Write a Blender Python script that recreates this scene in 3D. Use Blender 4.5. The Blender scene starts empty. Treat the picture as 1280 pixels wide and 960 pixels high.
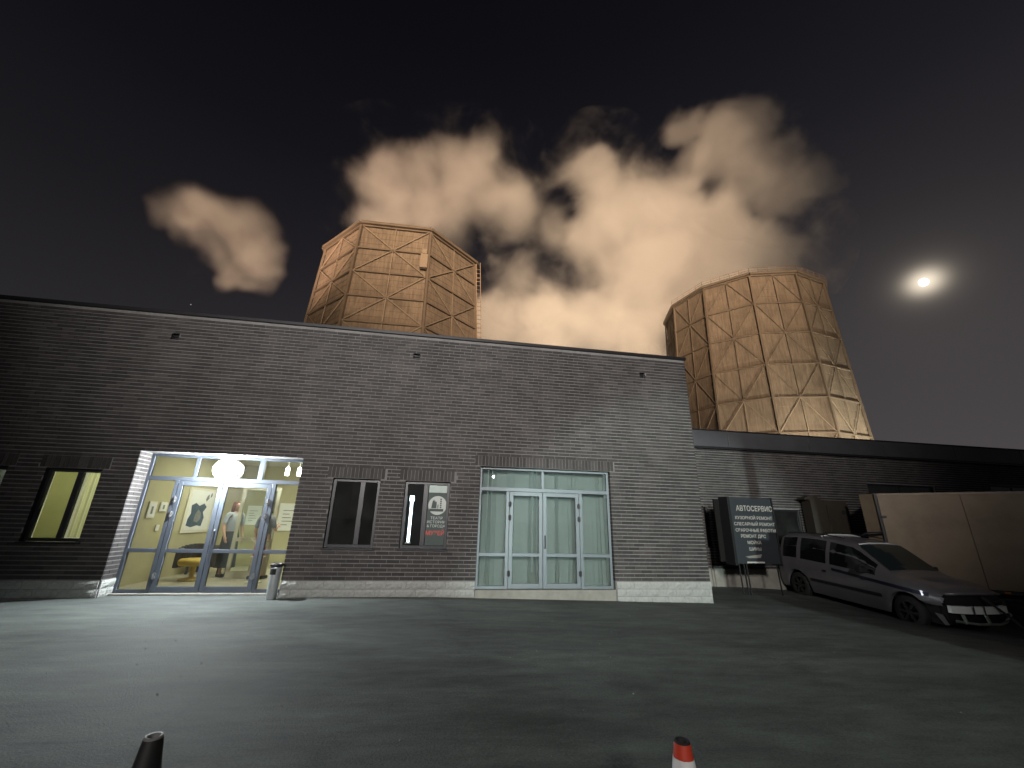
import bpy, bmesh, math, random
from math import sin, cos, pi, radians, sqrt
from mathutils import Vector, Matrix
random.seed(7)
scene = bpy.context.scene
COL = scene.collection

# ------------------------------------------------------------------ camera
cam_d = bpy.data.cameras.new("camera")
cam_d.sensor_fit = 'HORIZONTAL'; cam_d.sensor_width = 36.0
cam_d.lens = 36.0 * 513.9137 / 1280.0
cam_d.clip_start = 0.05; cam_d.clip_end = 20000
cam = bpy.data.objects.new("camera", cam_d); COL.objects.link(cam)
_y, _p, _r = radians(9.18557), radians(18.59374), radians(1.40792)
FW = Vector((sin(_y)*cos(_p), cos(_y)*cos(_p), sin(_p)))
_r0 = Vector((cos(_y), -sin(_y), 0)); _u0 = _r0.cross(FW)
RT = cos(_r)*_r0 + sin(_r)*_u0
UP = -sin(_r)*_r0 + cos(_r)*_u0
CAM = Vector((0, -9.26957, 1.45233))
cam.matrix_world = Matrix(((RT.x, UP.x, -FW.x, CAM.x), (RT.y, UP.y, -FW.y, CAM.y), (RT.z, UP.z, -FW.z, CAM.z), (0, 0, 0, 1)))
scene.camera = cam

# ------------------------------------------------------------------ render settings
scene.view_settings.view_transform = 'Standard'
scene.view_settings.look = 'None'
scene.view_settings.exposure = 0.0
scene.view_settings.gamma = 1.0
cy = scene.cycles
cy.use_denoising = True
cy.volume_bounces = 5
cy.max_bounces = 9
cy.transparent_max_bounces = 16
cy.volume_step_rate = 1.0
cy.volume_max_steps = 256
cy.sample_clamp_indirect = 4.0
cy.caustics_reflective = False; cy.caustics_refractive = False

# ------------------------------------------------------------------ world: night sky with town glow, moonlit
MOON = Vector((0.780, 0.480, 0.402)).normalized()
moon_el = math.asin(MOON.z); moon_az = math.atan2(MOON.x, MOON.y)
world = bpy.data.worlds.new("World"); scene.world = world; world.use_nodes = True
wn, wl = world.node_tree.nodes, world.node_tree.links
wn.clear()
w_out = wn.new('ShaderNodeOutputWorld')
sky = wn.new('ShaderNodeTexSky'); sky.sky_type = 'NISHITA'; sky.sun_disc = False
sky.sun_elevation = moon_el; sky.sun_rotation = moon_az
bg1 = wn.new('ShaderNodeBackground'); bg1.inputs['Strength'].default_value = 0.0006
wl.new(sky.outputs[0], bg1.inputs['Color'])
tc = wn.new('ShaderNodeTexCoord')
sep = wn.new('ShaderNodeSeparateXYZ'); wl.new(tc.outputs['Generated'], sep.inputs[0])
ramp = wn.new('ShaderNodeValToRGB')
els = ramp.color_ramp.elements
els[0].position = 0.0; els[0].color = (0.072, 0.066, 0.072, 1)
els[1].position = 1.0; els[1].color = (0.0028, 0.0026, 0.0036, 1)
for pos, c in ((0.30, (0.048, 0.0435, 0.0485, 1)), (0.52, (0.0235, 0.0208, 0.0245, 1)), (0.68, (0.0115, 0.0104, 0.0135, 1)), (0.84, (0.0056, 0.0050, 0.0070, 1))):
    e = ramp.color_ramp.elements.new(pos); e.color = c
wl.new(sep.outputs['Z'], ramp.inputs[0])
azi = wn.new('ShaderNodeMapRange'); azi.interpolation_type = 'SMOOTHSTEP'      # the town's glow is stronger towards the plant side
azi.inputs[1].default_value = -0.9; azi.inputs[2].default_value = 0.5; azi.inputs[3].default_value = 0.40; azi.inputs[4].default_value = 0.82
wl.new(sep.outputs['X'], azi.inputs[0])
bg2 = wn.new('ShaderNodeBackground'); wl.new(azi.outputs[0], bg2.inputs['Strength'])
wl.new(ramp.outputs[0], bg2.inputs['Color'])
# aureole: thin high cloud lit round the moon
e1 = MOON.cross(Vector((0, 0, 1))).normalized(); e2 = e1.cross(MOON).normalized()
e1r = (e1*cos(0.20) + e2*sin(0.20)).normalized(); e2r = (-e1*sin(0.20) + e2*cos(0.20)).normalized()
def wdot(v):
    n = wn.new('ShaderNodeVectorMath'); n.operation = 'DOT_PRODUCT'
    wl.new(tc.outputs['Generated'], n.inputs[0]); n.inputs[1].default_value = v
    return n.outputs['Value']
def wmath(op, a, b=None, c=None):
    n = wn.new('ShaderNodeMath'); n.operation = op
    for i, v in enumerate((a, b, c)):
        if v is None: continue
        if isinstance(v, (int, float)): n.inputs[i].default_value = v
        else: wl.new(v, n.inputs[i])
    return n.outputs[0]
da, db, dm = wdot(e1r), wdot(e2r), wdot(MOON)
def lobe(sa, sb, amp):
    a = wmath('POWER', wmath('DIVIDE', da, sa), 2.0)
    b = wmath('POWER', wmath('DIVIDE', db, sb), 2.0)
    g = wmath('EXPONENT', wmath('MULTIPLY', wmath('ADD', a, b), -1.0))
    return wmath('MULTIPLY', g, amp)
glow = wmath('ADD', wmath('ADD', lobe(0.021, 0.0185, 0.9), lobe(0.040, 0.036, 0.11)), lobe(0.10, 0.10, 0.010))
glow = wmath('MULTIPLY', glow, wmath('GREATER_THAN', dm, 0.0))
bg3 = wn.new('ShaderNodeBackground'); bg3.inputs['Color'].default_value = (1.0, 0.86, 0.66, 1)
wl.new(glow, bg3.inputs['Strength'])
a1 = wn.new('ShaderNodeAddShader'); a2 = wn.new('ShaderNodeAddShader')
wl.new(bg1.outputs[0], a1.inputs[0]); wl.new(bg2.outputs[0], a1.inputs[1])
wl.new(a1.outputs[0], a2.inputs[0]); wl.new(bg3.outputs[0], a2.inputs[1])
wl.new(a2.outputs[0], w_out.inputs['Surface'])

# ------------------------------------------------------------------ light helpers
def add_light(name, kind, loc, energy, color, target=None, **kw):
    d = bpy.data.lights.new(name, kind); d.energy = energy; d.color = color
    for k, v in kw.items(): setattr(d, k, v)
    o = bpy.data.objects.new(name, d); COL.objects.link(o); o.location = loc
    if target is not None:
        o.rotation_euler = (Vector(target) - Vector(loc)).to_track_quat('-Z', 'Y').to_euler()
    return o
SODIUM = (1.0, 0.62, 0.34); WARM = (1.0, 0.80, 0.58); COOL = (0.82, 1.0, 0.95)
# the moon as the scene's one sun lamp
add_light("moonlight", 'SUN', (0, 0, 90), 0.03, (1.0, 0.93, 0.80), target=Vector((0, 0, 90)) - MOON, angle=radians(0.5))
# sodium floodlights standing in the plant yard behind the building: towers
TOWER_LIGHTS = [
    ((2, 19, 3), (-8, 48, 30), 9000, (1.0, 0.72, 0.50), 80),
    ((46, 18, 3), (68, 58, 30), 66000, (1.0, 0.75, 0.53), 70),
    ((58, 38, 2), (61, 54, 10), 55000, (1.0, 0.84, 0.60), 110),
    ((82, 42, 2), (78, 57, 10), 70000, (1.0, 0.90, 0.66), 110),
    ((-14, 36, 3), (-12, 48, 14), 14000, (1.0, 0.80, 0.58), 100),
]
for i, (l, t, e, c, a) in enumerate(TOWER_LIGHTS):
    add_light("yard_floodlight", 'SPOT', l, e, c, t, spot_size=radians(a), spot_blend=0.6, shadow_soft_size=0.6)
STEAM_LIGHTS = [  # spots added to brighten the steam; the first shines from behind the camera
    ((-10, -150, 30), (24, 90, 92), 5600000, (1.0, 0.68, 0.43), 41),
    ((24, 16, 4), (32, 92, 80), 330000, (1.0, 0.73, 0.46), 44),
    ((54, 112, 4), (54, 98, 62), 80000, (1.0, 0.73, 0.47), 110),
    ((-50, 30, 4), (-47, 84, 66), 1300000, (1.0, 0.66, 0.42), 48),
    ((-46, 14, 4), (-8, 92, 92), 500000, (1.0, 0.62, 0.40), 30),
]
for i, (l, t, e, c, a) in enumerate(STEAM_LIGHTS):
    add_light("steam_fill_spot", 'SPOT', l, e, c, t, spot_size=radians(a), spot_blend=0.8, shadow_soft_size=1.0)

# ------------------------------------------------------------------ materials
def new_mat(name):
    m = bpy.data.materials.new(name); m.use_nodes = True
    return m, m.node_tree.nodes, m.node_tree.links, m.node_tree.nodes['Principled BSDF']
def pbr(name, color, rough=0.6, metal=0.0, var=0.25, scale=6.0, bump=0.0, bscale=40.0, spec=0.5, stain=0.0, coat=0.0, dirt_scale=1.2):
    """A surface with its own mottling, larger stains and fine relief."""
    m, n, l, b = new_mat(name)
    b.inputs['Roughness'].default_value = rough; b.inputs['Metallic'].default_value = metal
    b.inputs['Specular IOR Level'].default_value = spec
    if coat: b.inputs['Coat Weight'].default_value = coat
    t = n.new('ShaderNodeTexCoord'); ns = n.new('ShaderNodeTexNoise')
    ns.inputs['Scale'].default_value = scale; ns.inputs['Detail'].default_value = 5
    l.new(t.outputs['Object'], ns.inputs['Vector'])
    mx = n.new('ShaderNodeMix'); mx.data_type = 'RGBA'
    c = Vector(color[:3])
    mx.inputs[6].default_value = (*(c*(1-var)), 1); mx.inputs[7].default_value = (*[min(1, x*(1+var)) for x in c], 1)
    l.new(ns.outputs['Fac'], mx.inputs[0])
    out = mx.outputs[2]
    if stain:
        n2 = n.new('ShaderNodeTexNoise'); n2.inputs['Scale'].default_value = dirt_scale; n2.inputs['Detail'].default_value = 6; n2.inputs['Roughness'].default_value = 0.65
        l.new(t.outputs['Object'], n2.inputs['Vector'])
        r = n.new('ShaderNodeMapRange'); r.inputs[1].default_value = 0.45; r.inputs[2].default_value = 0.7; r.inputs[3].default_value = 0; r.inputs[4].default_value = stain
        l.new(n2.outputs['Fac'], r.inputs[0])
        m2 = n.new('ShaderNodeMix'); m2.data_type = 'RGBA'; m2.inputs[7].default_value = (*(c*0.35), 1)
        l.new(r.outputs[0], m2.inputs[0]); l.new(out, m2.inputs[6]); out = m2.outputs[2]
    l.new(out, b.inputs['Base Color'])
    if bump:
        nb = n.new('ShaderNodeTexNoise'); nb.inputs['Scale'].default_value = bscale; nb.inputs['Detail'].default_value = 6
        l.new(t.outputs['Object'], nb.inputs['Vector'])
        bp = n.new('ShaderNodeBump'); bp.inputs['Strength'].default_value = bump; bp.inputs['Distance'].default_value = 0.02
        l.new(nb.outputs['Fac'], bp.inputs['Height']); l.new(bp.outputs[0], b.inputs['Normal'])
    return m
def emit(name, color, strength):
    m, n, l, b = new_mat(name)
    b.inputs['Base Color'].default_value = (*color, 1)
    b.inputs['Emission Color'].default_value = (*color, 1); b.inputs['Emission Strength'].default_value = strength
    return m
def glass(name, tint=(1, 1, 1), refl=1.0, rough=0.0, dust=0.0):
    m = bpy.data.materials.new(name); m.use_nodes = True
    n, l = m.node_tree.nodes, m.node_tree.links; n.clear()
    o = n.new('ShaderNodeOutputMaterial'); tr = n.new('ShaderNodeBsdfTransparent'); gl = n.new('ShaderNodeBsdfGlossy')
    tr.inputs[0].default_value = (*tint, 1); gl.inputs['Roughness'].default_value = rough
    fr = n.new('ShaderNodeFresnel'); fr.inputs[0].default_value = 1.5
    mu = n.new('ShaderNodeMath'); mu.operation = 'MULTIPLY'; mu.inputs[1].default_value = refl; mu.use_clamp = True
    l.new(fr.outputs[0], mu.inputs[0])
    mx = n.new('ShaderNodeMixShader'); l.new(mu.outputs[0], mx.inputs[0]); l.new(tr.outputs[0], mx.inputs[1]); l.new(gl.outputs[0], mx.inputs[2])
    last = mx.outputs[0]
    if dust:
        df = n.new('ShaderNodeBsdfDiffuse'); df.inputs[0].default_value = (0.5, 0.5, 0.48, 1)
        ns = n.new('ShaderNodeTexNoise'); ns.inputs['Scale'].default_value = 3; ns.inputs['Detail'].default_value = 5
        t = n.new('ShaderNodeTexCoord'); l.new(t.outputs['Object'], ns.inputs['Vector'])
        m3 = n.new('ShaderNodeMath'); m3.operation = 'MULTIPLY'; m3.inputs[1].default_value = dust; l.new(ns.outputs['Fac'], m3.inputs[0])
        mx2 = n.new('ShaderNodeMixShader'); l.new(m3.outputs[0], mx2.inputs[0]); l.new(last, mx2.inputs[1]); l.new(df.outputs[0], mx2.inputs[2]); last = mx2.outputs[0]
    l.new(last, o.inputs['Surface'])
    return m

def brick_mat():
    m, n, l, b = new_mat("dark_brick")
    b.inputs['Roughness'].default_value = 0.75
    at = n.new('ShaderNodeAttribute'); at.attribute_name = 'tone'
    oi = n.new('ShaderNodeObjectInfo')
    t = n.new('ShaderNodeTexCoord'); ns = n.new('ShaderNodeTexNoise'); ns.inputs['Scale'].default_value = 30; ns.inputs['Detail'].default_value = 4
    l.new(t.outputs['Object'], ns.inputs['Vector'])
    ad = n.new('ShaderNodeMath'); ad.operation = 'ADD'; l.new(at.outputs['Fac'], ad.inputs[0]); l.new(oi.outputs['Random'], ad.inputs[1])
    fr = n.new('ShaderNodeMath'); fr.operation = 'FRACT'; l.new(ad.outputs[0], fr.inputs[0])
    r = n.new('ShaderNodeValToRGB'); e = r.color_ramp.elements
    e[0].position = 0; e[0].color = (0.029, 0.026, 0.025, 1); e[1].position = 1; e[1].color = (0.068, 0.060, 0.057, 1)
    q = e.new(0.5) if hasattr(e, 'new') else None
    if q: q.color = (0.045, 0.039, 0.038, 1)
    l.new(fr.outputs[0], r.inputs[0])
    mx = n.new('ShaderNodeMix'); mx.data_type = 'RGBA'; mx.blend_type = 'MULTIPLY'; mx.inputs[0].default_value = 0.5
    l.new(r.outputs[0], mx.inputs[6]); l.new(ns.outputs['Fac'], mx.inputs[7]); geo = n.new('ShaderNodeNewGeometry'); mp = n.new('ShaderNodeMapping'); mp.inputs['Scale'].default_value = (1.0, 1.0, 0.28)
    l.new(geo.outputs['Position'], mp.inputs['Vector'])
    wn_ = n.new('ShaderNodeTexNoise'); wn_.inputs['Scale'].default_value = 0.9; wn_.inputs['Detail'].default_value = 7; wn_.inputs['Roughness'].default_value = 0.65
    l.new(mp.outputs[0], wn_.inputs['Vector'])
    wr = n.new('ShaderNodeMapRange'); wr.inputs[1].default_value = 0.32; wr.inputs[2].default_value = 0.70; wr.inputs[3].default_value = 0.62; wr.inputs[4].default_value = 1.55
    l.new(wn_.outputs['Fac'], wr.inputs[0])
    wc = n.new('ShaderNodeCombineColor')
    for i_ in range(3): l.new(wr.outputs[0], wc.inputs[i_])
    wm_ = n.new('ShaderNodeMix'); wm_.data_type = 'RGBA'; wm_.blend_type = 'MULTIPLY'; wm_.inputs[0].default_value = 1.0
    l.new(mx.outputs[2], wm_.inputs[6]); l.new(wc.outputs[0], wm_.inputs[7]); l.new(wm_.outputs[2], b.inputs['Base Color'])
    bp = n.new('ShaderNodeBump'); bp.inputs['Strength'].default_value = 0.3; bp.inputs['Distance'].default_value = 0.01
    l.new(ns.outputs['Fac'], bp.inputs['Height']); l.new(bp.outputs[0], b.inputs['Normal'])
    return m

def asphalt_mat():
    m, n, l, b = new_mat("yard_asphalt")
    b.inputs['Specular IOR Level'].default_value = 0.12
    t = n.new('ShaderNodeTexCoord')
    def noise(sc, det, rough=0.6, stretch=None):
        ns = n.new('ShaderNodeTexNoise'); ns.inputs['Scale'].default_value = sc; ns.inputs['Detail'].default_value = det; ns.inputs['Roughness'].default_value = rough
        if stretch:
            mp = n.new('ShaderNodeMapping'); mp.inputs['Scale'].default_value = stretch; mp.inputs['Rotation'].default_value = (0, 0, 0.25)
            l.new(t.outputs['Object'], mp.inputs['Vector']); l.new(mp.outputs[0], ns.inputs['Vector'])
        else: l.new(t.outputs['Object'], ns.inputs['Vector'])
        return ns.outputs['Fac']
    big = noise(0.45, 6, 0.65, (0.5, 1.6, 1)); mid = noise(2.2, 6, 0.7, (0.6, 1.8, 1)); fine = noise(60, 4); grit = noise(260, 2)
    r1 = n.new('ShaderNodeMapRange'); r1.inputs[1].default_value = 0.3; r1.inputs[2].default_value = 0.72; r1.inputs[3].default_value = 0.068; r1.inputs[4].default_value = 0.150
    l.new(big, r1.inputs[0])
    r2 = n.new('ShaderNodeMapRange'); r2.inputs[1].default_value = 0.35; r2.inputs[2].default_value = 0.75; r2.inputs[3].default_value = 0.78; r2.inputs[4].default_value = 1.45
    l.new(mid, r2.inputs[0])
    r3 = n.new('ShaderNodeMapRange'); r3.inputs[1].default_value = 0.3; r3.inputs[2].default_value = 0.7; r3.inputs[3].default_value = 0.75; r3.inputs[4].default_value = 1.25
    l.new(fine, r3.inputs[0])
    a = n.new('ShaderNodeMath'); a.operation = 'MULTIPLY'; l.new(r1.outputs[0], a.inputs[0]); l.new(r2.outputs[0], a.inputs[1])
    c = n.new('ShaderNodeMath'); c.operation = 'MULTIPLY'; l.new(a.outputs[0], c.inputs[0]); l.new(r3.outputs[0], c.inputs[1])
    st_n = noise(0.55, 3, 0.5); sr = n.new('ShaderNodeMapRange'); sr.interpolation_type = 'SMOOTHSTEP'
    sr.inputs[1].default_value = 0.56; sr.inputs[2].default_value = 0.74; sr.inputs[3].default_value = 1.0; sr.inputs[4].default_value = 0.74
    l.new(st_n, sr.inputs[0]); c2 = n.new('ShaderNodeMath'); c2.operation = 'MULTIPLY'; l.new(c.outputs[0], c2.inputs[0]); l.new(sr.outputs[0], c2.inputs[1]); c = c2
    cc = n.new('ShaderNodeCombineColor')
    for i, k in enumerate((0.95, 1.04, 0.98)):
        q = n.new('ShaderNodeMath'); q.operation = 'MULTIPLY'; q.inputs[1].default_value = k; l.new(c.outputs[0], q.inputs[0]); l.new(q.outputs[0], cc.inputs[i])
    l.new(cc.outputs[0], b.inputs['Base Color'])
    rr = n.new('ShaderNodeMapRange'); rr.inputs[3].default_value = 0.62; rr.inputs[4].default_value = 0.92; l.new(mid, rr.inputs[0]); l.new(rr.outputs[0], b.inputs['Roughness'])
    s = n.new('ShaderNodeMath'); s.operation = 'MULTIPLY_ADD'; s.inputs[1].default_value = 0.35; l.new(grit, s.inputs[0]); l.new(fine, s.inputs[2])
    s2 = n.new('ShaderNodeMath'); s2.operation = 'MULTIPLY_ADD'; s2.inputs[1].default_value = 1.6; l.new(mid, s2.inputs[0]); l.new(s.outputs[0], s2.inputs[2])
    bp = n.new('ShaderNodeBump'); bp.inputs['Strength'].default_value = 0.55; bp.inputs['Distance'].default_value = 0.012
    l.new(s2.outputs[0], bp.inputs['Height']); l.new(bp.outputs[0], b.inputs['Normal'])
    return m

M = {}
M['brick'] = brick_mat()
M['mortar'] = pbr("pale_mortar", (0.19, 0.185, 0.18), 0.9, var=0.35, scale=14, bump=0.4, stain=0.6)
M['block'] = pbr("split_face_block", (0.36, 0.37, 0.35), 0.9, var=0.25, scale=18, bump=0.8, bscale=35, stain=0.25)
M['plinth'] = pbr("concrete_plinth", (0.26, 0.25, 0.22), 0.9, var=0.2, scale=9, bump=0.3, stain=0.4)
M['render'] = M['plinth']
M['asphalt'] = asphalt_mat()
M['coping'] = pbr("dark_flashing", (0.015, 0.014, 0.016), 0.45, 0.3, var=0.2)
M['fascia'] = pbr("fascia_metal", (0.075, 0.075, 0.082), 0.5, 0.3, var=0.25, scale=2)
M['roof'] = pbr("roof_felt", (0.05, 0.05, 0.05), 0.9)
M['alu'] = pbr("grey_door_frame", (0.085, 0.100, 0.125), 0.42, 0.2, var=0.08, scale=3)
M['alu2'] = pbr("light_grey_door_frame", (0.15, 0.175, 0.19), 0.42, 0.2, var=0.08, scale=3)
M['darkframe'] = pbr("dark_window_frame", (0.013, 0.014, 0.018), 0.4, var=0.1)
M['chrome'] = pbr("bright_steel", (0.72, 0.74, 0.76), 0.22, 0.9, var=0.05)
M['glass'] = glass("clear_glass", (0.93, 0.97, 0.95), 1.0, 0.0, 0.03)
M['glass_dark'] = glass("dark_glass", (0.30, 0.33, 0.34), 1.0, 0.0, 0.05)
M['glass_car'] = glass("car_glass", (0.10, 0.12, 0.12), 1.0, 0.0, 0.05)
M['olive'] = pbr("olive_wall_paint", (0.50, 0.46, 0.28), 0.85, var=0.06, scale=3, bump=0.1)
M['ceil'] = pbr("white_ceiling", (0.72, 0.71, 0.66), 0.9, var=0.04)
M['tile'] = pbr("cream_floor_tile", (0.50, 0.46, 0.36), 0.35, var=0.12, scale=4)
M['white'] = pbr("white_paint", (0.78, 0.78, 0.76), 0.5, var=0.04)
M['paper'] = pbr("white_paper", (0.80, 0.80, 0.77), 0.9, var=0.03)
M['cream'] = pbr("cream_mount", (0.74, 0.70, 0.56), 0.8, var=0.03)
M['black'] = pbr("black_plastic", (0.015, 0.015, 0.017), 0.45, var=0.2)
M['rubber'] = pbr("black_rubber", (0.014, 0.014, 0.014), 0.8, var=0.3, scale=20)
M['void'] = pbr("dark_recess", (0.008, 0.008, 0.009), 0.9)
M['blind'] = None

def translucent(name, col, t=0.6, stripes=0.0):
    m = bpy.data.materials.new(name); m.use_nodes = True
    n, l = m.node_tree.nodes, m.node_tree.links; n.clear()
    o = n.new('ShaderNodeOutputMaterial'); d = n.new('ShaderNodeBsdfDiffuse'); tr = n.new('ShaderNodeBsdfTranslucent')
    ns = n.new('ShaderNodeTexNoise'); ns.inputs['Scale'].default_value = 2.5; ns.inputs['Detail'].default_value = 3
    tc_ = n.new('ShaderNodeTexCoord'); l.new(tc_.outputs['Object'], ns.inputs['Vector'])
    mx0 = n.new('ShaderNodeMix'); mx0.data_type = 'RGBA'; mx0.inputs[6].default_value = (*[c*0.85 for c in col], 1); mx0.inputs[7].default_value = (*[min(1, c*1.12) for c in col], 1)
    l.new(ns.outputs['Fac'], mx0.inputs[0])
    l.new(mx0.outputs[2], d.inputs[0]); l.new(mx0.outputs[2], tr.inputs[0])
    mx = n.new('ShaderNodeMixShader'); mx.inputs[0].default_value = t
    l.new(d.outputs[0], mx.inputs[1]); l.new(tr.outputs[0], mx.inputs[2]); l.new(mx.outputs[0], o.inputs['Surface'])
    return m
M['blind'] = translucent("yellowish_blind", (0.62, 0.62, 0.40), 0.6)
M['vblind'] = translucent("pale_vertical_blind", (0.46, 0.50, 0.50), 0.55)

# ------------------------------------------------------------------ mesh helpers
class MB:
    def __init__(s): s.v, s.f, s.t = [], [], []
    def quad(s, a, b, c, d, tone=0.0):
        i = len(s.v); s.v += [tuple(a), tuple(b), tuple(c), tuple(d)]; s.f.append((i, i+1, i+2, i+3)); s.t.append(tone)
    def poly(s, pts, tone=0.0):
        i = len(s.v); s.v += [tuple(p) for p in pts]; s.f.append(tuple(range(i, i+len(pts)))); s.t.append(tone)
    def box(s, x0, x1, y0, y1, z0, z1, tone=0.0, back=True):
        i = len(s.v)
        s.v += [(x0,y0,z0),(x1,y0,z0),(x1,y1,z0),(x0,y1,z0),(x0,y0,z1),(x1,y0,z1),(x1,y1,z1),(x0,y1,z1)]
        F = [(0,1,5,4),(1,2,6,5),(3,0,4,7),(4,5,6,7),(3,2,1,0)]
        if back: F.append((2,3,7,6))
        for f in F: s.f.append(tuple(i+k for k in f)); s.t.append(tone)
    def obox(s, c, ax, ay, az, hx, hy, hz):
        """box with its own axes and half sizes"""
        i = len(s.v); c = Vector(c)
        for sz in (-1, 1):
            for sx, sy in ((-1,-1),(1,-1),(1,1),(-1,1)):
                s.v.append(tuple(c + ax*hx*sx + ay*hy*sy + az*hz*sz))
        for f in [(0,1,5,4),(1,2,6,5),(2,3,7,6),(3,0,4,7),(4,5,6,7),(3,2,1,0)]:
            s.f.append(tuple(i+k for k in f)); s.t.append(0)
    def beam(s, a, b, w, h=None, up=Vector((0,0,1))):
        a, b = Vector(a), Vector(b); d = b - a; L = d.length
        if L < 1e-6: return
        d /= L
        x = up.cross(d)
        if x.length < 1e-4: x = Vector((1,0,0)).cross(d)
        x.normalize(); y = d.cross(x)
        s.obox((a+b)/2, x, y, d, w/2, (h or w)/2, L/2)
    def tube(s, pts, r, n=8, cap=True):
        pts = [Vector(p) for p in pts]; rs = r if isinstance(r, (list, tuple)) else [r]*len(pts)
        base = len(s.v); prev = None
        for k, p in enumerate(pts):
            d = (pts[min(k+1, len(pts)-1)] - pts[max(k-1, 0)]).normalized()
            x = prev if prev is not None else (Vector((0,0,1)).cross(d) if abs(d.z) < 0.95 else Vector((1,0,0)))
            x = (x - d*x.dot(d)).normalized(); prev = x; y = d.cross(x)
            for j in range(n):
                a = 2*pi*j/n; s.v.append(tuple(p + (x*cos(a) + y*sin(a))*rs[k]))
        for k in range(len(pts)-1):
            for j in range(n):
                s.f.append((base+k*n+j, base+k*n+(j+1)%n, base+(k+1)*n+(j+1)%n, base+(k+1)*n+j)); s.t.append(0)
        if cap:
            s.f.append(tuple(base+j for j in range(n))[::-1]); s.t.append(0)
            s.f.append(tuple(base+(len(pts)-1)*n+j for j in range(n))); s.t.append(0)
    def lathe(s, prof, n=20, c=(0,0,0)):
        base = len(s.v)
        for r, z in prof:
            for j in range(n):
                a = 2*pi*j/n; s.v.append((c[0]+r*cos(a), c[1]+r*sin(a), c[2]+z))
        for k in range(len(prof)-1):
            for j in range(n):
                s.f.append((base+k*n+j, base+k*n+(j+1)%n, base+(k+1)*n+(j+1)%n, base+(k+1)*n+j)); s.t.append(0)
    def mesh(s, name, mat, tone=False, smooth=False):
        me = bpy.data.meshes.new(name); me.from_pydata(s.v, [], s.f); me.update()
        if mat: me.materials.append(mat)
        if tone:
            a = me.attributes.new('tone', 'FLOAT', 'FACE'); a.data.foreach_set('value', s.t)
        if smooth:
            me.polygons.foreach_set('use_smooth', [True]*len(me.polygons))
        return me
    def build(s, name, mat, parent=None, bevel=0.0, smooth=False, tone=False, kind=None):
        o = link(name, s.mesh(name, mat, tone, smooth), parent)
        if bevel:
            b = o.modifiers.new('bevel', 'BEVEL'); b.width = bevel; b.segments = 2; b.limit_method = 'ANGLE'
        if kind: o['kind'] = kind
        return o
def link(name, data, parent=None, loc=None):
    o = bpy.data.objects.new(name, data); COL.objects.link(o)
    if parent is not None: o.parent = parent
    if loc is not None: o.location = loc
    return o
def thing(name, label, cat, loc=(0,0,0), rz=0.0, group=None):
    o = bpy.data.objects.new(name, None); COL.objects.link(o); o.empty_display_size = 0.2
    o.location = loc; o.rotation_euler = (0, 0, rz); o['label'] = label; o['category'] = cat
    if group: o['group'] = group
    return o
def tag(o, label, cat, group=None):
    o['label'] = label; o['category'] = cat
    if group: o['group'] = group
    return o
def box_obj(name, mat, parent, x0, x1, y0, y1, z0, z1, bevel=0.0):
    m = MB(); m.box(x0, x1, y0, y1, z0, z1); return m.build(name, mat, parent, bevel)
def copy_tree(o, parent=None):
    c = o.copy(); COL.objects.link(c)
    if parent is not None: c.parent = parent
    for ch in list(o.children): copy_tree(ch, c)
    return c
def sm(a, b, x):
    t = min(1, max(0, (x-a)/(b-a))); return t*t*(3-2*t)

# ------------------------------------------------------------------ ground
def gz(x, y):
    z = -0.022*max(0.0, min(x, 9)) - 0.05*max(0.0, min(x-9, 4))
    z -= 0.14*sm(7, 11, x)*sm(2.5, -1.5, y)
    z -= 0.08*sm(-6.2, -8, x)
    return z
def ground():
    xs = [-4000, -800, -200, -60, -30] + [-18+i*0.5 for i in range(81)] + [30, 60, 200, 800, 4000]
    ys = [-4000, -800, -200, -60, -30, -20] + [-14+i*0.5 for i in range(37)] + [8, 14, 40, 100, 300, 1000, 4000]
    v, f = [], []
    for y in ys:
        for x in xs:
            xx = max(-18, min(22, x)); yy = max(-14, min(4, y)); v.append((x, y, gz(xx, yy)))
    nx = len(xs)
    for j in range(len(ys)-1):
        for i in range(nx-1):
            f.append((j*nx+i, j*nx+i+1, (j+1)*nx+i+1, (j+1)*nx+i))
    me = bpy.data.meshes.new('ground'); me.from_pydata(v, [], f); me.materials.append(M['asphalt'])
    me.polygons.foreach_set('use_smooth', [True]*len(me.polygons))
    o = link('ground', me); o['kind'] = 'structure'
ground()
# tar seams in the paving
def seam(pts, w):
    m = MB()
    for a, b in zip(pts[:-1], pts[1:]):
        d = Vector((b[0]-a[0], b[1]-a[1])); nrm = Vector((-d.y, d.x)).normalized()*w/2
        m.quad((a[0]+nrm.x, a[1]+nrm.y, gz(*a)+.004), (a[0]-nrm.x, a[1]-nrm.y, gz(*a)+.004), (b[0]-nrm.x, b[1]-nrm.y, gz(*b)+.004), (b[0]+nrm.x, b[1]+nrm.y, gz(*b)+.004))
    return m
M['tar'] = pbr("dark_seam_filler", (0.074, 0.078, 0.076), 0.8, var=0.5, scale=12)
pts = [(-1.83 + 0.018*sin(i*1.7) + 0.012*sin(i*4.1), -0.3 - i*0.33) for i in range(20)]
o = seam(pts, 0.008).build('ground_seam', M['tar']); o['kind'] = 'structure'
pts = [(-3.6 + i*0.16, -5.47 + 0.02*sin(i*2.2)) for i in range(10)]
o = seam(pts, 0.007).build('ground_crack', M['tar']); o['kind'] = 'structure'
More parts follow.
